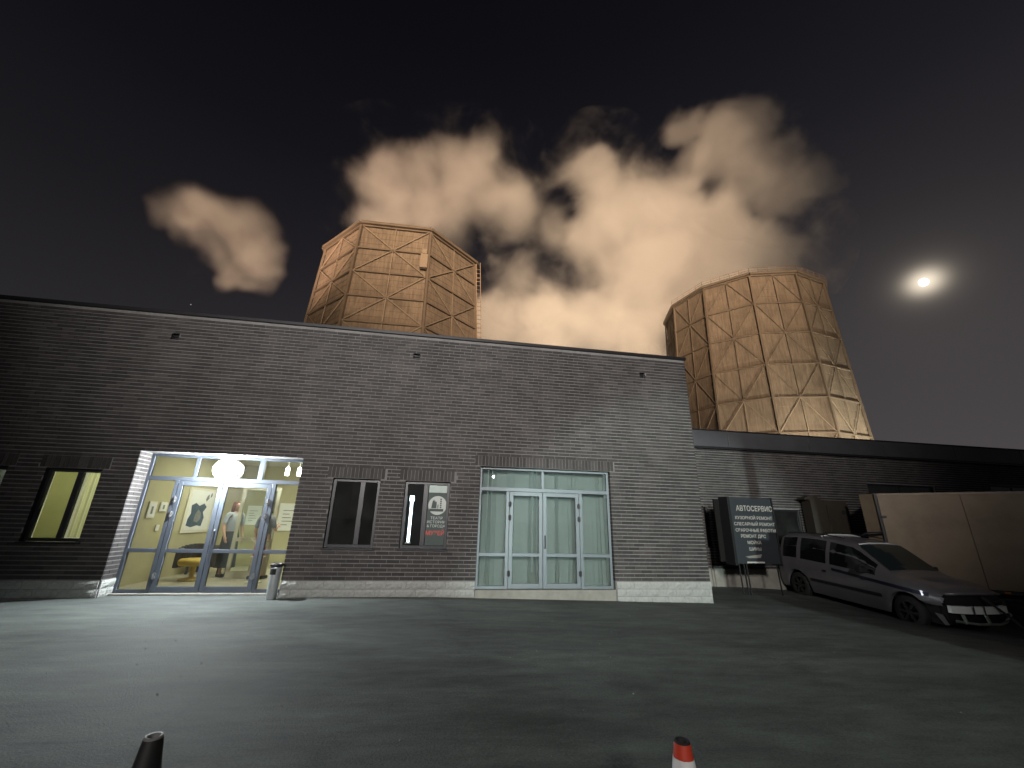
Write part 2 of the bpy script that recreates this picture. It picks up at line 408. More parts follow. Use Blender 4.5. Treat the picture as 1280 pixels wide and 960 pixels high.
# loose grit
g = MB()
for i in range(150):
    x = random.uniform(-6.5, 5.5); y = -random.uniform(0.3, 7.5); r = random.choice((0.004, 0.006, 0.009, 0.012))
    z = gz(x, y); a = random.random()*6
    p = [(x+r*cos(a+k*2.09), y+r*sin(a+k*2.09), z) for k in range(3)]; t = (x, y, z+r*0.9)
    for k in range(3): g.poly((p[k], p[(k+1) % 3], t))
o = g.build('loose_grit', pbr("grit", (0.20, 0.20, 0.19), 0.9, var=0.5)); o['kind'] = 'stuff'

# ------------------------------------------------------------------ main building
BL = thing('brick_building', 'long single storey building of dark brick with two glazed entrances', 'building', (0, 0, 0))
PITCH, BRL, JT = 0.0775, 0.25, 0.017
X0, X1, ZB, ZT = -11.0, 6.11, 0.29, 5.63
D1 = (-5.91, -2.88, 2.63); D2 = (0.83, 3.87, 2.63)
WINS = {'far': (-8.95, -8.02, 0.92, 2.24), 'lit': (-7.40, -6.46, 0.92, 2.24), 'dark': (-2.23, -1.27, 0.885, 2.25), 'sign': (-0.76, 0.20, 0.885, 2.25)}
OPEN = [(D1[0], D1[1], -1, D1[2]), (D2[0], D2[1], -1, D2[2])] + [w for w in WINS.values()]
VENTS = [(-5.94, 5.11), (-0.80, 5.11), (4.89, 5.11)]
OPEN += [(x-0.075, x+0.075, z-0.075, z+0.075) for x, z in VENTS]
SOLD = [(x0-0.12, x1+0.12, z1, z1+0.235) for x0, x1, z0, z1 in [(D2[0], D2[1], 0, D2[2]), WINS['dark'], WINS['sign'], WINS['lit'], WINS['far']]]
def wall_sheet(mb, x0, x1, z0, z1, y, opens):
    xs = sorted({x0, x1} | {min(max(v, x0), x1) for o in opens for v in o[:2]})
    zs = sorted({z0, z1} | {min(max(v, z0), z1) for o in opens for v in o[2:]})
    for i in range(len(xs)-1):
        for j in range(len(zs)-1):
            cx, cz = (xs[i]+xs[i+1])/2, (zs[j]+zs[j+1])/2
            if any(o[0] < cx < o[1] and o[2] < cz < o[3] for o in opens): continue
            mb.quad((xs[i], y, zs[j]), (xs[i+1], y, zs[j]), (xs[i+1], y, zs[j+1]), (xs[i], y, zs[j+1]))
RD = 0.40          # depth of the entrance recess
wm = MB()
wall_sheet(wm, X0, X1-0.006, -0.6, ZT, 0.0, OPEN)
for (x0, x1, z0, z1) in OPEN:          # reveals
    d = RD if x0 == D1[0] else (0.16 if x0 == D2[0] else 0.12)
    zz = max(z0, -0.6)
    wm.quad((x0, 0, zz), (x0, d, zz), (x0, d, z1), (x0, 0, z1)); wm.quad((x1, d, zz), (x1, 0, zz), (x1, 0, z1), (x1, d, z1))
    wm.quad((x0, 0, z1), (x0, d, z1), (x1, d, z1), (x1, 0, z1))
    if z0 > 0: wm.quad((x0, d, z0), (x0, 0, z0), (x1, 0, z0), (x1, d, z0))
wm.quad((X1-0.006, 0, -0.6), (X1-0.006, 3.2, -0.6), (X1-0.006, 3.2, ZT), (X1-0.006, 0, ZT))
wm.build('wall', M['mortar'], BL)
def lining(x0, x1, z0, z1):
    m = MB(); d = 0.118; e = 0.003
    m.quad((x0+e, -.004, z0), (x0+e, d, z0), (x0+e, d, z1), (x0+e, -.004, z1)); m.quad((x1-e, d, z0), (x1-e, -.004, z0), (x1-e, -.004, z1), (x1-e, d, z1))
    m.quad((x0, -.004, z1-e), (x0, d, z1-e), (x1, d, z1-e), (x1, -.004, z1-e))
    m.build('reveal_lining', M['coping'], BL)
for w_ in WINS.values(): lining(*w_)
# bricks of the facade
full, rest = [], MB()
def subtract(a, b, holes):
    segs = [(a, b)]
    for h0, h1 in holes:
        ns = []
        for s0, s1 in segs:
            if h1 <= s0 or h0 >= s1: ns.append((s0, s1)); continue
            if h0 > s0: ns.append((s0, h0))
            if h1 < s1: ns.append((h1, s1))
        segs = ns
    return segs
nco = int((ZT - ZB)/PITCH)
for c in range(nco):
    z0 = ZB + c*PITCH + JT; z1 = z0 + PITCH - JT - 0.002
    holes = [(o[0], o[1]) for o in OPEN + SOLD if o[2] < z1-0.01 and o[3] > z0+0.01]
    x = X0 - (c % 2)*(BRL+0.008)/2 - (0.03 if c % 3 == 1 else 0)
    while x < X1:
        for s0, s1 in subtract(max(x, X0), min(x+BRL, X1), holes):
            if s1-s0 < 0.035: continue
            if s1-s0 > BRL-0.002: full.append((s0, z0, z1))
            else: rest.box(s0, s1, -0.008-random.random()*0.004, 0.03, z0, z1, random.random(), back=False)
        x += BRL + 0.008
full.sort(key=lambda q: (q[0]+0.125)**2 + (q[1]-1.3)**2)
for s0, z0, z1 in full[300:]:
    rest.box(s0, s0+BRL, -0.008-random.random()*0.004, 0.03, z0, z1, random.random(), back=False)
brick_meshes = []
for k in range(5):
    b = MB(); b.box(0, BRL, -0.008-k*0.0009, 0.03, 0, PITCH-JT-0.002, k*0.2+0.07, back=False); brick_meshes.append(b.mesh('brick', M['brick'], True))
for s0, z0, z1 in full[:300]:
    link('brick', random.choice(brick_meshes), BL, (s0, 0, z0))
for sx0, sx1, sz0, sz1 in SOLD:           # soldier courses over the openings
    x = sx0
    while x < sx1-0.05:
        rest.box(x, x+0.067, -0.009-random.random()*0.003, 0.03, sz0+0.010, sz1-0.006, random.random(), back=False); x += 0.0775
# bricks of the reveals and the right-hand end wall
def side_bricks(x, nx, y0, y1, z0, z1):
    for c in range(int((z1-z0)/PITCH)):
        a = z0 + c*PITCH + JT; y = y0 + 0.006; k = c % 2
        while y < y1-0.03:
            L = min(0.12 if k else BRL, y1-y); k = 0
            xa = x + nx*0.008
            t = random.random()
            P = [(xa, y, a), (xa, y+L, a), (xa, y+L, a+PITCH-JT-.002), (xa, y, a+PITCH-JT-.002)]
            Q = [(x-nx*0.01, p[1], p[2]) for p in P]
            rest.quad(*(P if nx > 0 else P[::-1]), t)
            for i in range(4): rest.quad(P[i], Q[i], Q[(i+1) % 4], P[(i+1) % 4], t)
            y += L + 0.008
side_bricks(D1[0], 1, 0, RD-0.02, ZB, D1[2]); side_bricks(D1[1], -1, 0, RD-0.02, ZB, D1[2])
side_bricks(D2[0], 1, 0, 0.14, ZB, D2[2]); side_bricks(D2[1], -1, 0, 0.14, ZB, D2[2])
side_bricks(X1, 1, 0.02, 2.78, ZB, ZT)
o = rest.build('brick', M['brick'], BL, tone=True); o['kind'] = 'stuff'
# split-face blocks of the base course
def block_mesh(L, H, seed):
    r = random.Random(seed); nx, nz = max(2, int(L/0.06)), 3
    m = MB(); V = {}
    for i in range(nx+1):
        for j in range(nz+1):
            edge = i in (0, nx) or j in (0, nz)
            V[i, j] = (L*i/nx, -0.016 if edge else -0.022 - r.random()*0.022, H*j/nz)
    for i in range(nx):
        for j in range(nz): m.quad(V[i, j], V[i+1, j], V[i+1, j+1], V[i, j+1])
    m.quad((0, .02, 0), V[0, 0], V[0, nz], (0, .02, H)); m.quad(V[nx, 0], (L, .02, 0), (L, .02, H), V[nx, nz])
    m.quad(V[0, nz], V[nx, nz], (L, .02, H), (0, .02, H))
    return m.mesh('block', M['block'])
bm_cache = {}
def lay_blocks(x0, x1, ztop, n, y=0.0, parent=BL, rot=0.0, org=None, L=0.39, H=0.145):
    for c in range(n):
        z = ztop - (c+1)*H + 0.004
        x = x0 - (c % 2)*L/2
        while x < x1 - 0.02:
            a, b = max(x, x0) + 0.003, min(x+L, x1) - 0.003
            if b-a > 0.03:
                key = (round(b-a, 2), random.randrange(4))
                if key not in bm_cache: bm_cache[key] = block_mesh(b-a, H-0.008, len(bm_cache))
                o = link('block', bm_cache[key], parent)
                if org is None: o.location = (a, y, z)
                else: o.location = org + Vector((cos(rot), sin(rot), 0))*a + Vector((0, 0, z)); o.rotation_euler = (0, 0, rot)
            x += L
lay_blocks(X0, D1[0], 0.29, 3); lay_blocks(D1[1], D2[0], 0.29, 2); lay_blocks(D2[1]+0.03, X1+0.02, 0.29, 3)
lay_blocks(0, RD-0.03, 0.29, 2, rot=pi/2, org=Vector((D1[0], 0.0, 0)))
box_obj('plinth', M['plinth'], BL, D1[1]-.0, D2[0], -0.006, 0.02, -0.5, 0.0)
# coping and roof
box_obj('coping', M['coping'], BL, X0-0.05, X1+0.03, -0.05, 0.32, ZT, ZT+0.075, 0.006)
box_obj('roof', M['roof'], BL, X0, X1-0.01, 0.33, 11.5, ZT-0.4, ZT-0.25)
box_obj('rear_wall', M['mortar'], BL, X0, X1-0.01, 11.5, 11.8, -0.6, ZT)
box_obj('end_wall', M['mortar'], BL, X0-0.28, X0-0.002, 0.0, 11.5, -0.6, ZT)
for x, z in VENTS:
    v = box_obj('vent', M['void'], BL, x-0.074, x+0.074, 0.10, 0.115, z-0.074, z+0.074)
    for k in range(2):
        s = MB(); s.box(x-0.074, x+0.074, 0.02, 0.03, z-0.04+k*0.06, z-0.028+k*0.06); s.build('slat', M['black'], v)

# ---- entrance glazing helper
def bar(mb, x0, x1, z0, z1, y, d=0.07): mb.box(x0, x1, y-d/2, y+d/2, z0, z1)
def entrance(x0, x1, ztop, y, zsill, dl, dr, mid, tb0, tb1, mulls, rail, fm, gm, sill_mat):
    """frame > panes; two door leaves > pane, hinge, handle"""
    fr = MB()
    bar(fr, x0, x0+0.06, zsill, ztop, y); bar(fr, x1-0.06, x1, zsill, ztop, y)
    bar(fr, x0+0.06, x1-0.06, ztop-0.05, ztop, y)
    bar(fr, x0+0.06, x1-0.06, tb0, tb1, y, 0.076)
    bar(fr, dl-0.07, dl, zsill, tb0, y, 0.08); bar(fr, dr, dr+0.07, zsill, tb0, y, 0.08)
    for a, b in mulls: bar(fr, a, b, tb1, ztop-0.05, y)
    for a, b in ((x0+0.06, dl-0.07), (dr+0.07, x1-0.06)):
        bar(fr, a, b, zsill, zsill+0.06, y); bar(fr, a, b, rail[0], rail[1], y)
    f = fr.build('entrance_frame', fm, BL, 0.004)
    def pane(a, b, c, d, p, yy=y):
        box_obj('pane', gm, p, a, b, yy-0.004, yy+0.004, c, d)
    xs = [x0+0.06] + [v for m_ in mulls for v in m_] + [x1-0.06]
    for i in range(0, len(xs), 2): pane(xs[i], xs[i+1], tb1, ztop-0.05, f)
    for a, b in ((x0+0.06, dl-0.07), (dr+0.07, x1-0.06)):
        pane(a, b, zsill+0.06, rail[0], f); pane(a, b, rail[1], tb0, f)
    sl = box_obj('threshold', sill_mat, f, x0, x1, y-0.14, y+0.25, zsill-0.35, zsill-0.002, 0.004)
    for side, (a, b) in enumerate(((dl+0.006, mid-0.004), (mid+0.004, dr-0.006))):
        yd = y - 0.012
        lf = MB(); w = 0.085; top = tb0-0.006; bot = zsill+0.008
        bar(lf, a, a+w, bot, top, yd, 0.06); bar(lf, b-w, b, bot, top, yd, 0.06)
        bar(lf, a+w, b-w, top-w, top, yd, 0.06); bar(lf, a+w, b-w, bot, bot+0.10, yd, 0.06); bar(lf, a+w, b-w, rail[0], rail[1], yd, 0.06)
        leaf = lf.build('door_leaf', fm, BL, 0.004)
        pane(a+w, b-w, bot+0.10, rail[0], leaf, yd); pane(a+w, b-w, rail[1], top-w, leaf, yd)
        hx = a+0.01 if side == 0 else b-0.01
        for hz in (zsill+0.30, zsill+1.42, zsill+1.70):
            h = MB(); h.tube([(hx, yd-0.05, hz-0.06), (hx, yd-0.05, hz+0.06)], 0.018, 8); h.box(hx-0.035, hx+0.035, yd-0.045, yd-0.03, hz-0.045, hz+0.045)
            h.build('hinge', M['chrome'] if fm is M['alu'] else M['black'], leaf)
        h = MB(); hx = b-w/2 if side == 0 else a+w/2
        if side == 1:
            h.tube([(hx, yd-0.03, rail[1]+0.10), (hx, yd-0.08, rail[1]+0.12), (hx, yd-0.08, rail[1]+0.34), (hx, yd-0.03, rail[1]+0.36)], 0.011, 8)
            h.build('handle', M['chrome'] if fm is M['alu'] else M['black'], leaf)
    return f
Y1 = 0.38
entrance(D1[0]+0.005, D1[1]-0.005, D1[2]-0.005, Y1, 0.03, -5.28, -3.50, -4.44, 2.10, 2.18, [(-5.06, -4.99), (-3.83, -3.73)], (0.74, 0.81), M['alu'], M['glass'], M['plinth'])
Y2 = 0.13
entrance(D2[0]+0.005, D2[1]-0.005, D2[2]-0.005, Y2, 0.13, 1.52, 3.13, 2.28, 2.11, 2.19, [(2.25, 2.31)], (0.76, 0.83), M['alu2'], M['glass'], M['plinth'])

# ---- windows
def window(key, frame_mat, gm, xm, y=0.10):
    x0, x1, z0, z1 = WINS[key]
    fr = MB(); w = 0.065
    bar(fr, x0+.004, x0+w, z0+.004, z1-.004, y, .06); bar(fr, x1-w, x1-.004, z0+.004, z1-.004, y, .06)
    bar(fr, x0+w, x1-w, z0+.004, z0+w, y, .06); bar(fr, x0+w, x1-w, z1-w, z1-.004, y, .06); bar(fr, xm-w*.75, xm+w*.75, z0+w, z1-w, y, .06)
    f = fr.build('window', frame_mat, BL, 0.004)
    for a, b in ((x0+w, xm-w*.75), (xm+w*.75, x1-w)):
        box_obj('pane', gm, f, a, b, y-.003, y+.003, z0+w, z1-w)
    box_obj('sill', M['coping'], f, x0-.03, x1+.03, -0.05, y-.032, z0-.03, z0+.002, 0.003)
    return f
window('far', M['darkframe'], M['glass'], -8.5); window('lit', M['darkframe'], M['glass'], -6.86)
window('dark', M['darkframe'], M['glass_dark'], -1.63); window('sign', M['darkframe'], M['glass'], -0.31)
# room behind the two lit windows
def room(name, x0, x1, y0, y1, z0, z1, wall, floor, ceil, parent=BL, front=False):
    m = MB(); m.quad((x0, y1, z0), (x1, y1, z0), (x1, y1, z1), (x0, y1, z1)); m.quad((x0, y0, z0), (x0, y1, z0), (x0, y1, z1), (x0, y0, z1))
    m.quad((x1, y1, z0), (x1, y0, z0), (x1, y0, z1), (x1, y1, z1)); m.build(name + '_wall', wall, parent)
    m = MB(); m.quad((x0, y0, z0), (x1, y0, z0), (x1, y1, z0), (x0, y1, z0)); m.build(name + '_floor', floor, parent)
    m = MB(); m.quad((x0, y0, z1), (x0, y1, z1), (x1, y1, z1), (x1, y0, z1)); m.build(name + '_ceiling', ceil, parent)
room('office', -9.4, -6.2, 0.14, 3.4, 0.1, 2.9, M['white'], M['tile'], M['ceil'])
add_light('office_light', 'POINT', (-7.3, 1.3, 2.3), 62, (1.0, 0.95, 0.66), shadow_soft_size=0.25)
b = MB(); b.box(-7.34, -6.90, 0.155, 0.160, 0.98, 2.2); b.build('roller_blind', M['blind'], BL)
for k in range(6):
    x = -6.80 + k*0.052
    b = MB(); b.quad((x, 0.17, 1.0), (x+0.05, 0.19 if k % 2 else 0.155, 1.0), (x+0.05, 0.19 if k % 2 else 0.155, 2.2), (x, 0.17, 2.2)); b.build('blind_slat', M['blind'], BL)
b = MB(); b.box(-8.9, -8.05, 0.155, 0.16, 0.98, 2.2); b.build('roller_blind', M['vblind'], BL)
# dark room behind the plain and the sign windows
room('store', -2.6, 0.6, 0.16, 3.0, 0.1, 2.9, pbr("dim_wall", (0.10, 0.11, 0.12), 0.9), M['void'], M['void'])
b = MB(); b.box(-1.57, -1.29, 0.17, 0.175, 0.96, 2.19); b.build('leaf_reflection', pbr('leaf_reflection_grey', (0.035, 0.042, 0.042), 0.8, var=0.9, scale=11), BL)  # dark mottled panel painted as foliage reflected in the right sash
b = MB(); b.box(-2.15, -1.70, 0.5, 0.9, 0.2, 1.35); b.build('cupboard', pbr("dark_cupboard", (0.03, 0.035, 0.04), 0.5), BL)

# ---- lobby behind the left entrance
room('lobby', -6.1, -2.4, 0.46, 5.0, 0.075, 2.95, M['olive'], M['tile'], M['ceil'])
b = MB(); b.quad((-6.1, 0.44, 0.05), (-2.4, 0.44, 0.05), (-2.4, 0.44, 0.05), (-6.1, 0.44, 0.05))
LAMPM = emit("ceiling_panel_glow", (1.0, 0.97, 0.86), 7.0)
for i, (x, y) in enumerate(((-4.3, 2.0), (-3.3, 3.2))):
    o = box_obj('ceiling_panel_lamp', LAMPM, None, x-0.6, x+0.6, y-0.3, y+0.3, 2.90, 2.945, 0.004)
    tag(o, ('bright rectangular ceiling lamp nearest the glazed entrance inside the lobby', 'second bright rectangular ceiling lamp deeper inside the lobby')[i], 'ceiling lamp', 'lobby ceiling lamps')
add_light('lobby_light', 'AREA', (-4.3, 2.2, 2.86), 62, (1.0, 0.95, 0.74), target=(-4.3, 2.2, 0), shape='RECTANGLE', size=2.4, size_y=2.4)
SPOTM = emit("spot_glow", (1.0, 0.97, 0.9), 30.0)
for i, x in enumerate((-3.62, -3.36, -3.12)):
    m = MB(); m.lathe([(0.0, -0.02), (0.038, -0.02), (0.042, 0.0), (0.042, 0.12), (0.03, 0.17), (0.0, 0.17)], 12)
    o = m.build('spotlight', SPOTM, None, smooth=True); o.location = (x, 1.4, 2.40)
    tag(o, ('small round lit spotlight above right side glass, left one of three', 'small round lit spotlight above right side glass, middle one of three', 'small round lit spotlight above right side glass, right one of three')[i], 'spotlight', 'row of lobby spotlights')
    s = MB(); s.tube([(0, 0, 0.17), (0, 0, 0.54)], 0.008, 6); s.build('stem', M['white'], o)
# inner door standing open with pale frame
dr = thing('inner_door', 'pale framed inner glass door standing open inside the lobby', 'door', (-4.75, 2.05, 0.08), 0.02)
f = MB(); W = 0.86
f.box(0, 0.08, -0.03, 0.03, 0, 2.05); f.box(W-0.08, W, -0.03, 0.03, 0, 2.05); f.box(0.08, W-0.08, -0.03, 0.03, 1.97, 2.05); f.box(0.08, W-0.08, -0.03, 0.03, 0, 0.16); f.box(0.08, W-0.08, -0.03, 0.03, 0.80, 0.88)
f.build('frame', pbr("beige_door_frame", (0.50, 0.46, 0.34), 0.5, var=0.06), dr, 0.004)
box_obj('pane', M['glass'], dr, 0.08, W-0.08, -0.004, 0.004, 0.16, 0.80); box_obj('pane', M['glass'], dr, 0.08, W-0.08, -0.004, 0.004, 0.88, 1.97)
# pictures
def picture(name, label, x, y0, y1, z0, z1, art, axis='x', border=0.06, cat='picture', frame=None):
    t = thing(name, label, cat, (0, 0, 0))
    if axis == 'x':
        box_obj('frame', frame or M['cream'], t, x, x+0.025, y0, y1, z0, z1, 0.003)
        art(t, lambda a, b, c, d, m, k, nm='print': box_obj(nm, m, t, x+0.025, x+0.026+0.002*k, y0+(y1-y0)*a, y0+(y1-y0)*b, z0+(z1-z0)*c, z0+(z1-z0)*d))
    else:
        box_obj('frame', frame or M['cream'], t, y0, y1, x-0.025, x, z0, z1, 0.003)
        art(t, lambda a, b, c, d, m, k, nm='print': box_obj(nm, m, t, y0+(y1-y0)*a, y0+(y1-y0)*b, x-0.026-0.002*k, x-0.025, z0+(z1-z0)*c, z0+(z1-z0)*d))
INK = pbr("blue_ink", (0.05, 0.09, 0.13), 0.8, var=0.6, scale=9); GREYINK = pbr("grey_ink", (0.22, 0.22, 0.21), 0.8, var=0.5, scale=14)
def art_big(t, r):
    r(0.08, 0.92, 0.06, 0.95, M['paper'], 1)
    def blob(pts, m, x):
        b = MB(); b.poly([(x, 2.35 + 1.27*u, 1.02 + 1.08*v) for u, v in pts]); b.build('print', m, t)
    blob([(.12, .16), (.3, .12), (.5, .16), (.66, .14), (.70, .34), (.62, .46), (.72, .58), (.60, .66), (.44, .60), (.30, .66), (.16, .60), (.20, .42), (.13, .3)], INK, -6.0665)
    blob([(.34, .26), (.48, .22), (.58, .30), (.56, .44), (.44, .52), (.36, .42)], GREYINK, -6.0655)
    blob([(.66, .70), (.74, .78), (.72, .88), (.66, .84), (.62, .76)], GREYINK, -6.0665)
    blob([(.78, .80), (.84, .84), (.83, .92), (.79, .9)], INK, -6.0665)
def art_small(t, r):
    r(0.08, 0.92, 0.06, 0.94, M['paper'], 1); r(0.35, 0.6, 0.25, 0.7, GREYINK, 2)
def art_text(t, r):
    for k in range(5): r(0.2, 0.5 + 0.3*((k*37) % 10)/10, 0.2+k*0.13, 0.225+k*0.13, GREYINK, 1)
picture('framed_poster', 'large framed print of a blue figure on cream lobby wall', -6.095, 2.35, 3.62, 1.02, 2.10, art_big)
picture('small_picture', 'small upright pale picture near the left edge of the lobby wall', -6.095, 0.98, 1.24, 1.36, 1.70, art_small)
picture('wall_notice', 'white square notice with grey mark on the lobby wall', -6.095, 1.36, 1.60, 1.50, 1.70, art_small, frame=M['paper'])
picture('wall_switch', 'tiny white switch plate below the notices on the lobby wall', -6.095, 1.40, 1.52, 1.10, 1.22, lambda t, r: r(0.3, 0.7, 0.3, 0.7, M['white'], 1, 'rocker'), cat='switch', frame=M['white'])
picture('paper_sheet', 'white printed sheet pinned behind the woman in the lobby', 4.99, -5.75, -5.35, 1.2, 1.75, art_text, axis='y', frame=M['paper'])
picture('exhibition_board', 'tall white board with sketches behind the man in the lobby', 4.985, -4.85, -4.25, 1.05, 1.85, art_text, axis='y', frame=M['paper'])
picture('back_wall_poster', 'dark grey poster high on the back wall of the lobby', 4.985, -5.25, -4.90, 1.55, 2.3, lambda t, r: r(0.06, 0.94, 0.05, 0.95, GREYINK, 1), axis='y', frame=M['black'])
# armchair low behind the left leaf
ch = thing('armchair', 'low dark lounge chair with a yellow seat behind left door leaf', 'chair', (-5.30, 1.75, 0.08), 0.4)
YEL = pbr("yellow_upholstery", (0.60, 0.42, 0.09), 0.8, var=0.1); DK = pbr("dark_upholstery", (0.05, 0.045, 0.04), 0.8)
m = MB(); m.lathe([(0, 0.30), (0.28, 0.30), (0.31, 0.34), (0.31, 0.40), (0.27, 0.44), (0, 0.45)], 18); m.build('seat', YEL, ch, smooth=True)
m = MB()
for k in range(13):
    a = pi*0.05 + k*pi*0.9/12
    m.box(0.34*cos(a)-0.05, 0.34*cos(a)+0.05, 0.34*sin(a)-0.05, 0.34*sin(a)+0.05, 0.25, 0.62+0.12*sin(a))
m.build('backrest', DK, ch, 0.02)
m = MB(); m.lathe([(0, 0.0), (0.24, 0.0), (0.22, 0.03), (0.05, 0.06), (0.05, 0.28), (0.26, 0.30)], 16); m.build('base', YEL, ch, smooth=True)
# dark bench/ table legs beside
tb = thing('side_table', 'dark leaning side table beside the armchair in the lobby', 'table', (-5.62, 3.0, 0.08))
box_obj('top', DK, tb, -0.35, 0.45, -0.3, 0.3, 0.60, 0.64, 0.005)
for x in (-0.3, 0.4):
    for y in (-0.25, 0.25): box_obj('leg', DK, tb, x-.02, x+.02, y-.02, y+.02, 0, 0.60)
rb = thing('red_box', 'small bright red box standing behind the right door stile', 'box', (-3.86, 1.35, 0.62))
RED = pbr("red_paint", (0.55, 0.02, 0.03), 0.5, var=0.08)
box_obj('body', RED, rb, -0.10, 0.10, -0.06, 0.06, 0, 0.17, 0.006); box_obj('lid', RED, rb, -0.105, 0.105, -0.065, 0.065, 0.172, 0.19, 0.004)
st = thing('display_stand', 'slim grey pedestal carrying the red box in the lobby', 'stand', (-3.86, 1.35, 0.08))
box_obj('post', M['cream'], st, -0.09, 0.09, -0.05, 0.05, 0.03, 0.515, 0.004); box_obj('foot', M['cream'], st, -0.14, 0.14, -0.1, 0.1, 0, 0.028); box_obj('tray', M['cream'], st, -0.13, 0.13, -0.08, 0.08, 0.517, 0.535)

# ---- people
SKIN = pbr("skin", (0.50, 0.30, 0.21), 0.6, var=0.08, scale=20)
def skin(name, verts, edges, mat, parent, sub=2, root=0):
    me = bpy.data.meshes.new(name); me.from_pydata([v[:3] for v in verts], edges, []); me.materials.append(mat)
    o = link(name, me, parent)
    md = o.modifiers.new('skin', 'SKIN'); md.use_smooth_shade = True
    for i, v in enumerate(verts):
        r = v[3]; rx, ry = (r if isinstance(r, tuple) else (r, r))
        me.skin_vertices[0].data[i].radius = (rx, ry); me.skin_vertices[0].data[i].use_root = (i == root)
    s = o.modifiers.new('sub', 'SUBSURF'); s.levels = sub; s.render_levels = sub
    return o
def person(label, loc, rz, H, hair_long, hair_col, top_mat, low_mat, skirt, armsR, armsL, stride=0.05):
    p = thing('person', label, 'person', loc, rz, None); s = H/1.70
    V = [(0, 0, .95, (.15, .11)), (0, 0, 1.10, (.125, .10)), (0, .01, 1.28, (.15, .11)), (0, 0, 1.42, (.10, .08)), (0, .01, 1.50, (.052, .055)), (0, .03, 1.57, (.068, .082)), (0, .035, 1.64, (.074, .092)), (0, .02, 1.70, (.045, .06))]
    Ed = [(i, i+1) for i in range(7)]
    def add(parent_i, pts):
        k = parent_i
        for q in pts: V.append(q); Ed.append((k, len(V)-1)); k = len(V)-1
        return k
    for sx, (el, wr) in ((1, armsR), (-1, armsL)):
        k = add(3, [(sx*.17, 0, 1.40, .058), (sx*.20, 0, 1.30, .048), (*el, .040), (*wr, .028)])
        e, w = Vector(el), Vector(wr); d = (w-e).normalized()
        side = Vector((0, 1, 0)); side = (side - d*side.dot(d)).normalized(); nrm = d.cross(side)
        pm = w + d*.055; k2 = add(k, [(*pm, (.036, .018))])
        for j, L in enumerate((.065, .078, .072, .055)):
            b0 = pm + d*.035 + side*(.030 - j*.020); b1 = b0 + d*L*.55 - nrm*sx*.006; b2 = b1 + d*L*.45 - nrm*sx*.018
            add(k2, [(*b0, .010), (*b1, .009), (*b2, .0075)])
        t0 = w + d*.03 + side*.035; add(k2, [(*t0, .012), (*(t0 + side*.022 + d*.03), .010), (*(t0 + side*.028 + d*.055), .008)])
    for sx in (1, -1):
        yk = stride*sx
        add(0, [(sx*.09, 0, .88, (.09, .09)), (sx*.10, yk*.6+.015, .50, .058), (sx*.105, yk, .10, .040), (sx*.115, yk+.06, .045, .042), (sx*.12, yk+.15, .032, .034)])
    V = [(a*s, b*s, c*s, (tuple(x*s for x in r) if isinstance(r, tuple) else r*s)) for a, b, c, r in V]
    body = skin('body', V, Ed, SKIN, p)
    # face
    m = MB(); m.poly([(-.012*s, .115*s, 1.60*s), (.012*s, .115*s, 1.60*s), (0, .145*s, 1.592*s)]); m.poly([(-.010*s, .112*s, 1.635*s), (-.012*s, .115*s, 1.60*s), (0, .145*s, 1.592*s)]); m.poly([(.012*s, .115*s, 1.60*s), (.010*s, .112*s, 1.635*s), (0, .145*s, 1.592*s)])
    m.build('nose', SKIN, p)
    for sx in (-1, 1):
        m = MB(); m.lathe([(0, -.008*s), (.009*s, -.004*s), (.010*s, 0), (.009*s, .004*s), (0, .008*s)], 8, (sx*.030*s, .113*s, 1.635*s)); m.build('eye', M['black'], p)
        m = MB(); m.lathe([(0, -.03*s), (.014*s, -.015*s), (.018*s, .01*s), (0, .03*s)], 8, (sx*.078*s, .015*s, 1.61*s)); m.build('ear', SKIN, p)
    m = MB(); m.box(-.024*s, .024*s, .108*s, .116*s, 1.562*s, 1.572*s); m.build('mouth', pbr("lips", (.35, .12, .10), .6), p)
    # hair
    HM = pbr("hair", hair_col, 0.55, var=0.4, scale=30)
    hv = [(0, -.015, 1.715, (.094, .10)), (0, -.045, 1.64, (.102, .085)), (0, -.06, 1.56, (.098, .060))]
    if hair_long: hv += [(0, -.075, 1.46, (.10, .045)), (0, -.085, 1.36, (.095, .035)), (.062, .03, 1.69, .050), (.098, .02, 1.58, .042), (.10, .02, 1.44, .040), (-.062, .03, 1.69, .050), (-.098, .02, 1.58, .042), (-.10, .02, 1.44, .040)]
    he = [(0, 1), (1, 2)] + ([(2, 3), (3, 4), (0, 5), (5, 6), (6, 7), (0, 8), (8, 9), (9, 10)] if hair_long else [])
    skin('hair', [(a*s, b*s, c*s, (tuple(x*s for x in r) if isinstance(r, tuple) else r*s)) for a, b, c, r in hv], he, HM, p)
    # shirt
    sv = [(0, 0, .93, (.165, .125)), (0, 0, 1.10, (.145, .12)), (0, .01, 1.28, (.168, .128)), (0, 0, 1.43, (.11, .09))]; se = [(0, 1), (1, 2), (2, 3)]
    for sx, (el, wr) in ((1, armsR), (-1, armsL)):
        i = len(sv); e = Vector(el); sh = Vector((sx*.20, 0, 1.30)); mid_ = sh.lerp(e, .75)
        sv += [(sx*.172, 0, 1.405, .070), (sx*.20, 0, 1.30, .064), (*mid_, .058)]; se += [(3, i), (i, i+1), (i+1, i+2)]
    skin('shirt', [(a*s, b*s, c*s, (tuple(x*s for x in r) if isinstance(r, tuple) else r*s)) for a, b, c, r in sv], se, top_mat, p)
